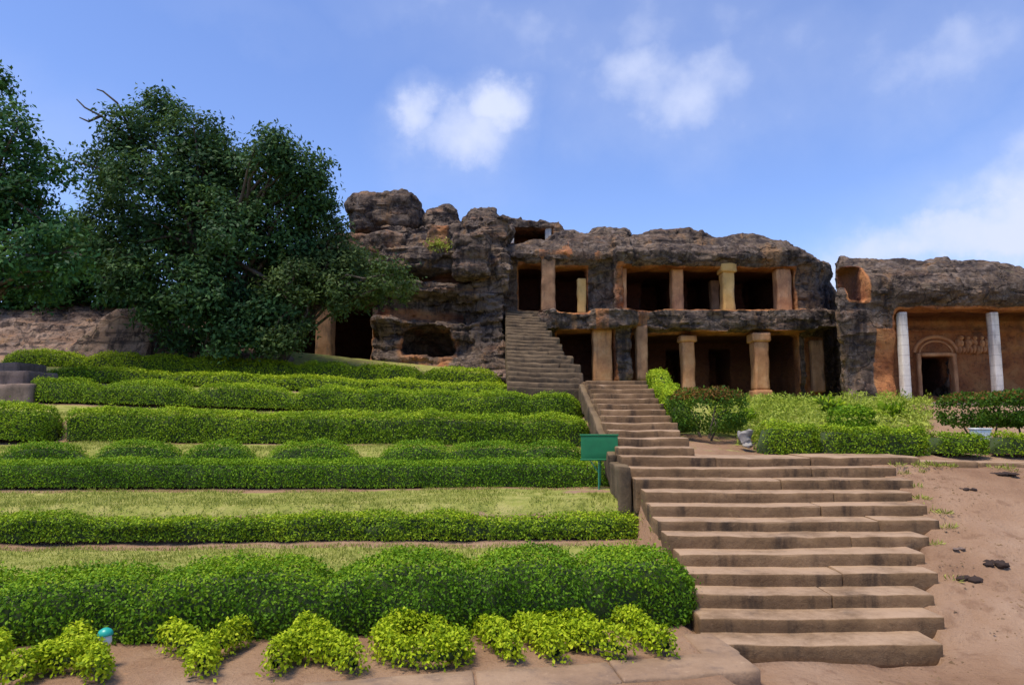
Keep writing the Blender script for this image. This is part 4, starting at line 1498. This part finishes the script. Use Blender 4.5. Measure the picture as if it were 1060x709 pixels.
# hedge along the middle flight
yy = np.linspace(12.9, 17.2, 10)
hedge('clipped_hedge', np.stack([3.05 + .10 * (yy - 12.9) + .12, yy], 1), .5, lambda s: .62 + .05 * np.sin(s * 2.1) + .05 * np.sin(s * 4.4), lambda x, y: zr(x * 0 + 3.9, y) + .06 * np.clip(y - 12.9, 0, 9), L_LIGHT, .05, 1900,
      'bright green hedge climbing along the right side of the middle steps', seed=25, sq=.5, endr=.3)


def topiary(name, cx, cy, rx, ry, z0, zb, zt, mat, label, seed, red=None, leaf=.05, dens=1900, nstem=5):
    """flat-bottomed clipped crown on bare stems: parts crown and stem"""
    root = empty(name, (cx, cy, z0), label, 'bush')
    n = int(dens * (2 * rx * 2 * ry + 3 * (rx + ry) * (zt - zb)))
    u = RNG.normal(size=(n, 3)); u /= np.linalg.norm(u, axis=1)[:, None]
    q = np.sign(u) * np.abs(u) ** .6
    q *= (1 + .10 * fbm(u[:, 0] * 2.5, u[:, 1] * 2.5, u[:, 2] * 2.5, 2, seed))[:, None] * RNG.uniform(.82, 1.03, n)[:, None]
    P = np.array([cx, cy, (zb + zt) / 2]) + q * np.array([rx, ry, (zt - zb) / 2])
    tone = RNG.uniform(0, .85, n)
    V, Fl, tn = leaf_mesh(P, u, leaf, .4, .55, .7, tone)
    mb = MB()
    top = (u[:, 2] > .35) & (RNG.uniform(0, 1, n) < (red or 0))
    for msk, mi in ((~top, 0), (top, 1)):
        if msk.sum():
            mb.add(V.reshape(-1, 4, 3)[msk].reshape(-1, 3), np.arange(4 * msk.sum()).reshape(-1, 4), mi, tn.reshape(-1, 4)[msk].ravel())
    mb.build('crown', [mat, L_RED], (cx, cy, zb), root)
    for i in range(nstem):
        a = random.uniform(0, 6.28)
        b0 = np.array([cx + .12 * math.cos(a), cy + .1 * math.sin(a), z0 - .05])
        b1 = np.array([cx + rx * .6 * math.cos(a), cy + ry * .6 * math.sin(a), (zb + zt) / 2])
        t = np.linspace(0, 1, 6)[:, None]
        pp = b0 + (b1 - b0) * t + .04 * RNG.normal(size=(6, 3)) * t
        V, Fq = tube(pp, np.linspace(.022, .010, 6), 5)
        mb = MB(); mb.add(V, Fq)
        mb.build('stem', M_BARK, tuple(b0), root)
    return root


topiary('clipped_bush', WX(727, 12.2), 12.2, .62, .55, hz(WX(727, 12.2), 12.2), 1.80, WZ(402, 12.2), L_DEEP, 'reddish topped flat clipped bush beside the middle steps', 31, .6)
topiary('clipped_bush', WX(1012, 11.6), 11.6, .62, .5, hz(WX(1012, 11.6), 11.6), WZ(441, 11.6), WZ(406, 11.6), L_DEEP, 'dark mushroom shaped bush with orange new leaves left of the right edge', 32, .35)
topiary('clipped_bush', WX(1062, 11.4), 11.4, .72, .55, hz(WX(1062, 11.4), 11.4), WZ(442, 11.4), WZ(404, 11.4), L_DEEP, 'dark mushroom shaped bush cut off by the right edge behind white box', 33, .3)
topiary('clipped_bush', WX(878, 12.0), 12.0, .33, .3, hz(WX(878, 12), 12.0), WZ(446, 12), WZ(421, 12), L_DARK, 'small round dark green bush amid the pale weeds', 34, None, .05, 2500, 3)

def leafy_plant(px, Yc, hgt, label, seed):
    x = WX(px, Yc, 420)
    z = hz(x, Yc)
    root = empty('leafy_plant', (x, Yc, z), label, 'plant')
    rs = np.random.default_rng(seed)
    ml, ms = MB(), MB()
    for i in range(9):
        a, r = rs.uniform(0, 6.28), rs.uniform(.1, .38)
        hh = hgt * rs.uniform(.65, 1.05)
        t = np.linspace(0, 1, 6)[:, None]
        pp = np.array([x, Yc, z]) + np.array([math.cos(a) * r, math.sin(a) * r, 0]) * t ** 1.4 + np.array([0, 0, hh]) * t
        V, Fq = tube(pp, np.linspace(.011, .005, 6), 5)
        ms.add(V, Fq)
        n = 34
        k = rs.uniform(.25, 1, n)
        P = np.stack([np.interp(k, t[:, 0], pp[:, j]) for j in range(3)], 1)
        aa = rs.uniform(0, 6.28, n)
        nn = np.column_stack([np.cos(aa), np.sin(aa), np.full(n, .5)])
        V, Fl, tn = leaf_mesh(P, nn, .15, 1.0, .36, .4)
        ml.add(V, Fl, 0, tn)
    ml.build('foliage', L_MID, (x, Yc, z + .2), root)
    ms.build('stem', M_BARK, (x, Yc, z), root)


leafy_plant(858, 15.0, .42, 'tall leafy plant rising above the weeds left of the white pillars', 71)
leafy_plant(925, 14.2, .36, 'leafy plant at the right end of the pale weeds', 72)
leafy_plant(762, 13.2, .40, 'leafy plant between the reddish bush and the pale weeds', 73)

# ------------------------------------------------------------------ letters clipped as shrubs: D A Y A G I R I
def arc(cx, cy, rx, ry, a0, a1, n=9):
    a = np.radians(np.linspace(a0, a1, n))
    return [(cx + rx * math.cos(t), cy + ry * math.sin(t)) for t in a]


GLY = {'D': [[(0, 0), (0, 1)], [(0, 1)] + arc(.1, .5, .62, .5, 80, -80) + [(0, 0)]],
       'A': [[(0, 0), (.36, 1), (.72, 0)], [(.16, .36), (.56, .36)]],
       'Y': [[(.36, 0), (.36, .5), (0, 1)], [(.36, .5), (.72, 1)]],
       'G': [arc(.4, .5, .4, .5, 50, 310, 13) + [(.74, .42), (.45, .42)]],
       'I': [[(.1, 0), (.1, 1)]],
       'R': [[(0, 0), (0, 1)], [(0, 1)] + arc(.3, .74, .34, .26, 85, -85) + [(0, .48)], [(.28, .48), (.68, 0)]]}


def letter(ch, x0, label, seed, w=.82, hgt=.76):
    y0 = 5.80 + .13 * (x0 - 1.2)
    R = np.array([1.0, .12]); U = np.array([-.36, .93])
    P_, N_ = [], []
    cores = MB()
    thick, tall = .095, .20
    for stroke in GLY[ch]:
        st = np.array(stroke) * np.array([w, hgt])
        seg = np.linalg.norm(np.diff(st, axis=0), axis=1)
        cum = np.concatenate([[0], np.cumsum(seg)])
        nl = int(cum[-1] * 2300)
        s = RNG.uniform(-.04, cum[-1] + .04, nl)
        c = np.stack([np.interp(s, cum, st[:, 0]), np.interp(s, cum, st[:, 1])], 1)
        ov = np.clip(np.maximum(-s, s - cum[-1]), 0, 1)
        xy = np.array([x0, y0]) + c[:, :1] * R + c[:, 1:] * U
        q_ = RNG.uniform(0, 1, nl)
        th = np.where(q_ < .5, math.pi / 2 * (2 * q_) ** 1.7, math.pi - math.pi / 2 * np.clip(2 - 2 * q_, 0, 1) ** 1.7)
        aa = RNG.uniform(0, 2 * math.pi, nl)
        rr = thick * (1 + .3 * fbm(xy[:, 0] * 7, xy[:, 1] * 7, 0 * s, 2, seed)) * RNG.uniform(.7, 1.12, nl)
        lump = 1 + .28 * vnoise(xy[:, 0] * 6, xy[:, 1] * 6, 0 * s, seed + 3)
        zz = tall * np.clip(np.sin(th), 0, 1) ** .55 * lump * RNG.uniform(.82, 1.1, nl)
        off = np.stack([np.cos(th) * np.cos(aa), np.cos(th) * np.sin(aa)], 1)
        off = np.sign(off) * np.abs(off) ** .8
        xy2 = xy + off * rr[:, None]
        g0 = Hgt(xy2[:, 0], xy2[:, 1])
        P_.append(np.column_stack([xy2, g0 + .03 + zz]))
        N_.append(np.column_stack([off, np.clip(np.sin(th), 0, 1) + .2]))
        xyc = np.array([x0, y0]) + st[:, :1] * R + st[:, 1:] * U
        pc = np.column_stack([xyc, Hgt(xyc[:, 0], xyc[:, 1]) + .09])
        if len(pc) < 3:
            pc = np.array([pc[0], pc.mean(0), pc[-1]])
        V, Fq = tube(pc, np.full(len(pc), .032), 6)
        cores.add(V, Fq, 1, .2)
    P = np.concatenate(P_); n = np.concatenate(N_)
    n /= np.linalg.norm(n, axis=1)[:, None] + 1e-9
    V, Fl, tn = leaf_mesh(P, n, .036, .28, .6, .45)
    cores.add(V, Fl, 0, tn)
    o = cores.build('letter_shrub', [L_LETTER, M_CORE], (x0, y0, .1))
    return tag(o, label, 'shrub', 'lime green shrubs clipped as letters')


for ch, x0, lab in (('D', -4.42, 'lime shrub clipped as a letter D, cut by the left edge'),
                    ('A', -3.62, 'lime shrub clipped as a letter A with the teal capped lamp inside'),
                    ('Y', -2.62, 'lime shrub clipped as a letter Y between the two letters A'),
                    ('A', -1.80, 'lime shrub clipped as a letter A between letters Y and G'),
                    ('G', -.92, 'lime shrub clipped as a letter G'),
                    ('I', -.06, 'lime shrub clipped as a letter I between letters G and R'),
                    ('R', .36, 'lime shrub clipped as a letter R'),
                    ('I', 1.18, 'lime shrub clipped as a letter I nearest the stairs')):
    letter(ch, x0, lab, ord(ch) + int(x0 * 10))

# ------------------------------------------------------------------ grass and weeds
def grass_patch():
    n = 150000
    x = RNG.uniform(-9.5, 1.55, n); y = RNG.uniform(6.5, 15.8, n)
    m = np.zeros(n, bool)
    for ka, kb, off in ((1, 2, .42), (2, 3, .3), (4, 5, .3), (5, 6, .5)):
        m |= (y > rowY(ka, x) + off - .1) & (y < rowY(kb, x) - .36)
    m &= np.hypot((x - 1.2) / .75, (y - 10.4) / .32) > .9
    m &= fbm(x * 1.3, y * 1.3, 0 * x, 3, 201) > -.75
    m &= np.abs(x) < y * .8 + .3
    x, y = x[m], y[m]
    P = np.column_stack([x, y, Hgt(x, y) - .004])
    n = len(P)
    a = RNG.uniform(0, 2 * math.pi, n)
    h = RNG.uniform(.018, .05, n) * (1 + .4 * vnoise(x * 2, y * 2, 0 * x, 202))
    w = .006
    d = np.column_stack([np.cos(a), np.sin(a), 0 * a])
    ln = RNG.normal(0, .018, (n, 2))
    V = np.empty((n, 3, 3))
    V[:, 0] = P - d * w; V[:, 1] = P + d * w
    V[:, 2] = P + np.column_stack([ln, h])
    o = mesh_obj('grass', V.reshape(-1, 3), np.arange(3 * n).reshape(n, 3), L_GRASS, attrs={'tone': np.repeat(RNG.uniform(0, 1, n), 3)})
    tag(o, 'short mown yellow green grass on the garden terraces', 'grass', kind='stuff')


grass_patch()


def weeds():
    xs_, ys_ = [], []
    mb = MB()
    npl = 620
    k = 0
    while k < npl:
        y = random.uniform(11.3, 18.2)
        px = random.uniform(738, 962)
        x = WX(px, y, 430)
        if x < 3.9: continue
        k += 1
        z = hz(x, y)
        hh = random.uniform(.12, .29) * (1.0 if y > 12 else .7) * (1.25 if vnoise(np.array([x * .9]), np.array([y * .9]), np.array([0.]), 300)[0] > 0 else .75)
        n = 40
        t = RNG.uniform(.15, 1, n)
        a = RNG.uniform(0, 6.28, n)
        r = .16 * (1 - .4 * t) * RNG.uniform(.2, 1, n)
        P = np.column_stack([x + r * np.cos(a), y + r * np.sin(a), z + hh * t])
        nn = np.column_stack([np.cos(a) * .5, np.sin(a) * .5, np.full(n, .7)])
        tone0 = random.uniform(0, .5)
        V, Fl, tn = leaf_mesh(P, nn, .085, .9, .30, .5, np.clip(tone0 + RNG.uniform(0, .5, n), 0, 1))
        mb.add(V, Fl, 0, tn)
    o = mb.build('weeds', L_WEED, (5, 13, 1.7))
    tag(o, 'pale feathery weeds growing in front of the lower cave pillars', 'weeds', kind='stuff')


weeds()


# ------------------------------------------------------------------ trees
def crown_pts(lobes, Yc, per_m2, rs, yspread, seed):
    """leaf clump centres through the lobes' volume, denser at the outside; lobes in photo pixels at depth Yc"""
    P, Nn, T = [], [], []
    for i, lb in enumerate(lobes):
        px, py, r = lb[:3]
        dy = lb[3] if len(lb) > 3 else random.uniform(-yspread, yspread)
        Yl = Yc + dy
        c = np.array([WX(px, Yl, py), Yl, WZ(py, Yl)])
        R = r / FPX * Yl
        n = int(per_m2 * R * R)
        u = RNG.normal(size=(n, 3)); u /= np.linalg.norm(u, axis=1)[:, None]
        rad = RNG.uniform(.25, 1.0, n) ** .55
        w = 1 + .42 * fbm(u[:, 0] * 1.7 + i, u[:, 1] * 1.7, u[:, 2] * 1.7, 2, seed + i)
        p = c + u * (rad * w)[:, None] * R * np.array([1, 1.05, .9])
        P.append(p); Nn.append(u); T.append(rad)
    return np.concatenate(P), np.concatenate(Nn), np.concatenate(T)


def tree(name, label, lobes, Yc, base, mat, per_m2=26, leaf=.16, nleaf=26, clump=.33, yspread=1.5, seed=0, trunk_r=.22, bare=None):
    root = empty(name, base, label, 'tree')
    C, U, rad = crown_pts(lobes, Yc, per_m2, None, yspread, seed)
    n = len(C)
    keep = fbm(C[:, 0] * .8, C[:, 1] * .8, C[:, 2] * .8, 2, seed + 90) > -.42
    C, U = C[keep], U[keep]
    n = len(C)
    K = nleaf
    off = RNG.normal(size=(n, K, 3)) * np.array([1, 1, .62]) * clump * .55
    P = (C[:, None] + off).reshape(-1, 3)
    nn = (off + U[:, None] * .25 + np.array([0, 0, .28])).reshape(-1, 3)
    nn /= np.linalg.norm(nn, axis=1)[:, None] + 1e-9
    tone = np.clip(np.repeat(RNG.uniform(.0, .6, n), K) + RNG.uniform(0, .42, n * K), 0, 1)
    V, Fl, tn = leaf_mesh(P, nn, leaf, .2, .46, .5, tone)
    mb = MB(); mb.add(V, Fl, 0, tn)
    mb.build('crown', mat, tuple(C.mean(0)), root)
    # trunk and limbs
    mb = MB()
    b = np.array(base, float)
    top = C.mean(0)
    t = np.linspace(0, 1, 10)[:, None]
    tr = b + (top - b) * t + .12 * np.sin(t * 5 + seed) * np.array([1, .5, 0]) * t
    tr[:, 2] = b[2] - .2 + (top[2] - b[2] + .2) * t[:, 0]
    V, Fq = tube(tr, np.linspace(trunk_r, trunk_r * .4, 10), 9)
    mb.add(V, Fq)
    sel = RNG.choice(n, min(70, n), replace=False)
    for j in sel:
        k = random.randint(3, 9)
        s0 = tr[k]
        e = C[j]
        tt = np.linspace(0, 1, 7)[:, None]
        bend = np.array([0, 0, .35]) * np.sin(tt * math.pi)
        pp = s0 + (e - s0) * tt + bend + .07 * RNG.normal(size=(7, 3)) * np.sin(tt * math.pi)
        V, Fq = tube(pp, np.linspace(trunk_r * .33, .018, 7), 5)
        mb.add(V, Fq)
    for path in bare or []:
        pp = np.array([(WX(a, Yc, c_), Yc + d_, WZ(c_, Yc)) for a, c_, d_ in path])
        V, Fq = tube(pp, np.linspace(.05, .018, len(pp)), 5)
        mb.add(V, Fq)
    mb.build('trunk', M_BARK, tuple(b), root)
    return root


tree('broadleaf_tree', 'biggest dark green tree left of the caves with bare branches at its top',
     [(165, 118, 25), (135, 142, 28), (195, 140, 28), (232, 160, 30), (282, 158, 28), (310, 178, 27), (262, 185, 38), (205, 185, 42), (150, 185, 42), (112, 178, 28),
      (325, 205, 26), (300, 225, 40), (240, 240, 50), (175, 240, 50), (118, 225, 34), (100, 258, 30), (140, 285, 36), (205, 300, 48), (265, 295, 44), (312, 270, 36),
      (160, 318, 22), (215, 338, 30), (265, 335, 30), (240, 352, 20), (185, 345, 18), (288, 325, 26)],
     20.8, (WX(225, 21), 21.0, hz(WX(225, 21), 21.0)), L_TREE, 84, .155, 42, .36, 1.3, 11, .32,
     bare=[[(150, 160, 0), (135, 142, -.6), (122, 133, -.9), (108, 126, -1), (100, 118, -1)], [(140, 150, 0), (142, 132, -.7), (138, 120, -.9), (126, 110, -1), (120, 108, -1)],
           [(122, 133, -.9), (112, 140, -1.), (103, 136, -1)]])
tree('broadleaf_tree', 'smaller olive green tree hanging in front of the pillared cave left of centre',
     [(335, 262, 26), (365, 275, 28), (398, 288, 24), (418, 298, 14), (350, 300, 24), (380, 303, 20), (325, 285, 30), (345, 240, 18), (300, 290, 28), (352, 318, 12), (290, 310, 26), (300, 332, 20), (280, 342, 20), (316, 318, 20), (306, 336, 17, -.7), (296, 350, 16, -.7), (318, 328, 12, -.8), (282, 356, 16, -.6)],
     20.3, (WX(280, 20.6), 20.9, hz(WX(280, 20.6), 20.9)), L_TREE_R, 95, .13, 36, .30, .8, 12, .16)
tree('broadleaf_tree', 'nearer leafy tree cut off by the left edge of the photo',
     [(-6, 84, 22), (-25, 120, 40), (10, 140, 28), (38, 168, 22), (-10, 190, 45), (25, 215, 36), (60, 178, 16), (62, 240, 28), (30, 262, 38), (-20, 250, 50), (70, 275, 20), (20, 290, 26), (52, 292, 18), (-40, 200, 60), (-60, 280, 50), (-90, 160, 60)],
     17.0, (WX(-45, 17.5), 17.6, hz(WX(-45, 17.5), 17.6)), L_TREE_L, 62, .145, 40, .32, 1.0, 13, .25)
tree('broadleaf_tree', 'mid green tree farther back between the two larger trees',
     [(85, 262, 30), (70, 285, 24), (110, 285, 28), (40, 280, 30), (140, 298, 24), (0, 285, 34), (75, 238, 18), (110, 300, 22), (20, 300, 26), (60, 302, 22), (150, 310, 20)],
     25.5, (WX(80, 25.5), 25.8, 4.6), L_TREE_L, 90, .2, 28, .4, .8, 14, .18)


def shrub(px, py, r, Yc, label, mat, seed):
    x = WX(px, Yc, py)
    root = tree('shrub', label, [(px, py, r, 0), (px - r * .5, py + r * .3, r * .7, -.2), (px + r * .6, py + r * .35, r * .65, .2)], Yc, (x, Yc, hz(x, Yc)), mat, 55, .11, 22, .2, .2, seed, .05)
    root['category'] = 'shrub'


shrub(205, 352, 18, 22.0, 'dark shrub at the foot of the big tree left of its trunk', L_TREE, 51)
shrub(272, 352, 20, 22.2, 'dark shrub at the foot of the big tree beside the pillared cave', L_TREE, 52)
shrub(172, 346, 16, 22.6, 'dark shrub beside the right end of the smooth grey rock slab', L_TREE, 53)
# tufts on the rock
x, z = WX(455, 24.6, 256), WZ(258, 24.6)
root = empty('weed_tuft', (x, 24.6, z), 'yellow green tuft of weeds under the rounded skyline boulder', 'weed')
n = 500
u = RNG.normal(size=(n, 3)) * np.array([.24, .14, .12])
V, Fl, tn = leaf_mesh(np.array([x, 24.2, z]) + u, np.tile([0, -.3, 1.], (n, 1)), .10, .7, .35, .6)
mesh_obj('foliage', V, Fl, L_WEED, (x, 24.4, z), root, attrs={'tone': tn})

# ------------------------------------------------------------------ small things
# green board by the stairs
bx0, bx1, by = WX(601.5, 10.55, 462), WX(640, 10.55, 462), 10.55
bz0, bz1 = WZ(475.5, by), WZ(450.5, by)
root = empty('sign_board', ((bx0 + bx1) / 2, by, .93), 'blank green metal board on thin legs beside the stairs', 'sign')
mb = MB()
V, Fq = rough_box((bx0, bx1, by, by + .02, bz0, bz1), .1, 0, 1, 0, .004, (0, .08)); mb.add(V, Fq)
for b in ((bx0 - .012, bx1 + .012, by - .008, by + .035, bz1 - .012, bz1 + .016), (bx0 - .012, bx1 + .012, by - .008, by + .035, bz0 - .016, bz0 + .012)):
    V, Fq = rough_box(b, .2, 0, 1, 0, .003); V[:, 1] += .08 * (V[:, 2] - bz0); mb.add(V, Fq)
mb.build('panel', M_GREEN, (bx0, by, bz0), root)
cx = (bx0 + bx1) / 2
for (x0, y0, x1_, y1) in ((cx - .02, by + .0, cx - .01, by + .03), (cx + .03, by + .25, cx + .02, by + .05)):
    V, Fq = tube([(x0, y0, hz(x0, y0) - .05), ((x0 + x1_) / 2, (y0 + y1) / 2, (bz0 + .93) / 2), (x1_, y1, bz0 + .05)], [.012] * 3, 6)
    mb = MB(); mb.add(V, Fq); mb.build('leg', M_GREENM, (x0, y0, .93), root)
V, Fq = tube([(bx0 + .12, by + .01, bz0 + .01), (bx0 + .2, by + .02, bz0 - .1), (cx - .02, by + .02, bz0 - .2)], [.009] * 3, 6)
mb = MB(); mb.add(V, Fq); mb.build('brace', M_GREENM, (bx0, by, bz0), root)

# small garden lamp in the letter A
lx, ly = -3.22, 5.62
lz = hz(lx, ly)
root = empty('garden_lamp', (lx, ly, lz), 'small white garden lamp with teal cap standing inside the letter A shrub', 'lamp')


def lathe(prof, c, n=14):
    V, F = [], []
    for r, z in prof:
        a = np.linspace(0, 2 * math.pi, n, endpoint=False)
        V.append(np.column_stack([c[0] + r * np.cos(a), c[1] + r * np.sin(a), np.full(n, c[2] + z)]))
    m = len(prof)
    for i in range(m - 1):
        for j in range(n):
            F.append((i * n + j, i * n + (j + 1) % n, (i + 1) * n + (j + 1) % n, (i + 1) * n + j))
    return np.concatenate(V), np.array(F)


for nm, prof, m in (('post', [(.014, -.05), (.014, .17)], M_PLASTIC), ('lamp_body', [(.0, .165), (.04, .17), (.05, .19), (.046, .235), (.035, .25)], M_PLASTIC),
                    ('cap', [(.056, .243), (.058, .255), (.045, .28), (.02, .295), (0, .297)], M_TEAL)):
    V, Fq = lathe(prof, (lx, ly, lz))
    mesh_obj(nm, V, Fq, m, (lx, ly, lz), root, smooth=True)

# white box right of the hedges, grey marker stone above the stairs
def block(name, px0, px1, pt, pb, Yb, m, label, cat, dep=.18, lid=True):
    xa, xb, za, zb = WX(px0, Yb, pb), WX(px1, Yb, pb), WZ(pb, Yb), WZ(pt, Yb)
    z0 = min(za, hz((xa + xb) / 2, Yb) - .05)
    root = empty(name, ((xa + xb) / 2, Yb + dep / 2, z0), label, cat)
    mb = MB()
    V, Fq = rough_box((xa + .012, xb - .012, Yb + .012, Yb + dep, z0, zb - .05), .05, .004, 6, 5, .012); mb.add(V, Fq)
    mb.build('body', m[0], (xa, Yb, z0), root)
    mb = MB()
    V, Fq = rough_box((xa, xb, Yb, Yb + dep + .012, zb - .05, zb), .05, .003, 6, 6, .012); mb.add(V, Fq)
    mb.build('top', m[1], (xa, Yb, zb), root)


ub = 11.15
ux, uz0, uz1 = WX(1018.5, ub, 452), WZ(458, ub), WZ(443, ub)
root = empty('utility_box', (ux, ub, hz(ux, ub)), 'small white box on a grey post between the low hedges at the right', 'box')
for nm, bb, mm in (('post', (ux - .03, ux + .04, ub + .03, ub + .10, hz(ux, ub) - .05, uz0 + .01), M_GREY),
                   ('body', (ux - .135, ux + .135, ub, ub + .16, uz0, uz1 - .03), M_PLASTIC),
                   ('lid', (ux - .15, ux + .15, ub - .015, ub + .175, uz1 - .03, uz1), M_PLASTIC)):
    mb = MB(); V, Fq = rough_box(bb, .05, .003, 6, 5, .01); mb.add(V, Fq); mb.build(nm, mm, (ux, ub, bb[4]), root)
boulder(767, 782, 445, 463, 11.0, 'small pale grey stone beside the upper landing', M_GREY, seed=415, rnd=.25, name='rock_block')


def clod(px, py, wpx, hpx, label, seed, m=M_CLOD):
    # ground point seen at this pixel
    u, dy, dz = ray(px, py)
    Yc = 5.
    for i in range(400):
        Yc = 5 + i * .02
        if EYE + dz / dy * Yc <= hz(u / dy * Yc, Yc): break
    c = np.array([u / dy * Yc, Yc, hz(u / dy * Yc, Yc)])
    w = wpx / FPX * Yc / 2; h = hpx / FPX * Yc * .6
    mb = MB()
    rs = np.random.default_rng(seed)
    for i in range(7):
        o = rs.uniform(-.7, .7, 3) * np.array([w, w * .6, 0])
        th, ph = np.meshgrid(np.linspace(0, 2 * math.pi, 13), np.linspace(0, math.pi, 8), indexing='ij')
        d = np.stack([np.cos(th) * np.sin(ph), np.sin(th) * np.sin(ph), np.cos(ph)], -1).reshape(-1, 3)
        r = (1 + .35 * fbm(d[:, 0] * 2 + i, d[:, 1] * 2, d[:, 2] * 2, 2, seed))[:, None]
        V = c + o + d * r * np.array([w * .42, w * .36, h * .55]) * rs.uniform(.6, 1.1) + np.array([0, 0, h * .1])
        idq = np.arange(13 * 8).reshape(13, 8)
        mb.add(V, np.stack([idq[:-1, :-1], idq[1:, :-1], idq[1:, 1:], idq[:-1, 1:]], -1).reshape(-1, 4))
    tag(mb.build('earth_clod', m, tuple(c), smooth=True), label, 'clod')


clod(1029, 584, 26, 9, 'dark clod on the bare earth nearest the right edge', 601)
clod(1007, 600, 28, 9, 'broad dark clod on the bare earth right of the middle steps', 602)
clod(1003, 507, 18, 6, 'small dark clod high on the bare earth slope', 603)
clod(992, 573, 14, 4, 'small brown clod beside the stair edge', 604, M_LEDGE)
clod(1040, 491, 34, 5, 'flat dark lump standing in for a shadowed notch just below the kerb', 605)  # added lump in place of a dark, shadowed hollow in the earth


def scatter(name, m, n, size, region, label, cat, flat=.6, seed=1):
    """small loose bits lying on the ground, one object"""
    rs = np.random.default_rng(seed)
    x0, x1, y0, y1 = region
    x, y = rs.uniform(x0, x1, n), rs.uniform(y0, y1, n)
    rx = np.interp(y, [5.9, 6.2, 6.5, 6.8, 7.15, 7.5, 7.8, 8.15, 8.5, 8.8, 9.15, 9.5, 9.8], [0] + RIGHT_X[:12])
    ok = np.where(x > 1.95, (y < 6.0) | (x > rx + .08), (y < 6.45 + .1 * (x - 1.5)) & (y > 5.95 + .2 * (x - 1.93)))
    ok &= (fbm(x * 1.1, y * 1.1, 0 * x, 3, seed) > -.1)
    x, y = x[ok], y[ok]
    z = Hgt(x, y)
    k = len(x)
    r = size * rs.lognormal(0, .45, k)
    base = np.array([(1, 0, 0), (-.5, .87, 0), (-.5, -.87, 0), (.1, .1, .8)])
    a = rs.uniform(0, 6.28, k)
    V = np.empty((k, 4, 3))
    for i in range(4):
        bx = base[i, 0] * rs.uniform(.6, 1.2, k); by = base[i, 1] * rs.uniform(.6, 1.2, k)
        V[:, i, 0] = x + r * (bx * np.cos(a) - by * np.sin(a))
        V[:, i, 1] = y + r * (bx * np.sin(a) + by * np.cos(a))
        V[:, i, 2] = z - .002 + r * base[i, 2] * flat
    f = np.array([(0, 1, 3), (1, 2, 3), (2, 0, 3)])
    F = (np.arange(k)[:, None, None] * 4 + f[None]).reshape(-1, 3)
    o = mesh_obj(name, V.reshape(-1, 3), F, m, attrs={'tone': np.repeat(rs.uniform(0, 1, k), 4)})
    tag(o, label, cat, kind='stuff')


scatter('gravel', M_STEP, 12000, .012, (1.95, 11, 3.5, 9.8), 'small stones scattered over the bare earth beside the stairs', 'gravel', .7, 31)
scatter('leaf_litter', M_BROWNP, 2600, .016, (-5.5, 1.9, 5.0, 6.6), 'dry brown litter on the soil between the lime letter shrubs', 'litter', .25, 32)


def edge_tufts():
    """small weeds rooted along the ends of the steps and under the kerb"""
    rs = np.random.default_rng(77)
    mb = MB()
    spots = [(RIGHT_X[k] + rs.uniform(.02, .22), Y1 + k * D1 + rs.uniform(-.05, .2)) for k in (3, 5, 6, 7, 7, 8, 9, 10, 11, 11)]
    spots += [(rs.uniform(5.4, 9.5), 9.78 + rs.uniform(-.08, .04)) for i in range(9)]
    spots += [(1.62 + rs.uniform(-.1, .12), rs.uniform(6.5, 9.0)) for i in range(7)]
    for x, y in spots:
        n = int(rs.integers(14, 46))
        a = rs.uniform(0, 6.28, n); r = .09 * rs.uniform(0, 1, n) ** .7
        px_, py_ = x + r * np.cos(a), y + r * np.sin(a)
        P = np.column_stack([px_, py_, Hgt(px_, py_)])
        nn = np.column_stack([np.cos(a) * .6, np.sin(a) * .6, np.full(n, .8)])
        V, Fl, tn = leaf_mesh(P, nn, .07, 1.6, .2, .35)
        mb.add(V, Fl, 0, tn)
    tag(mb.build('weeds', L_GRASS, (4, 9, 1)), 'small grass tufts rooted along the ends of the lower steps and the kerb', 'weeds', kind='stuff')


edge_tufts()
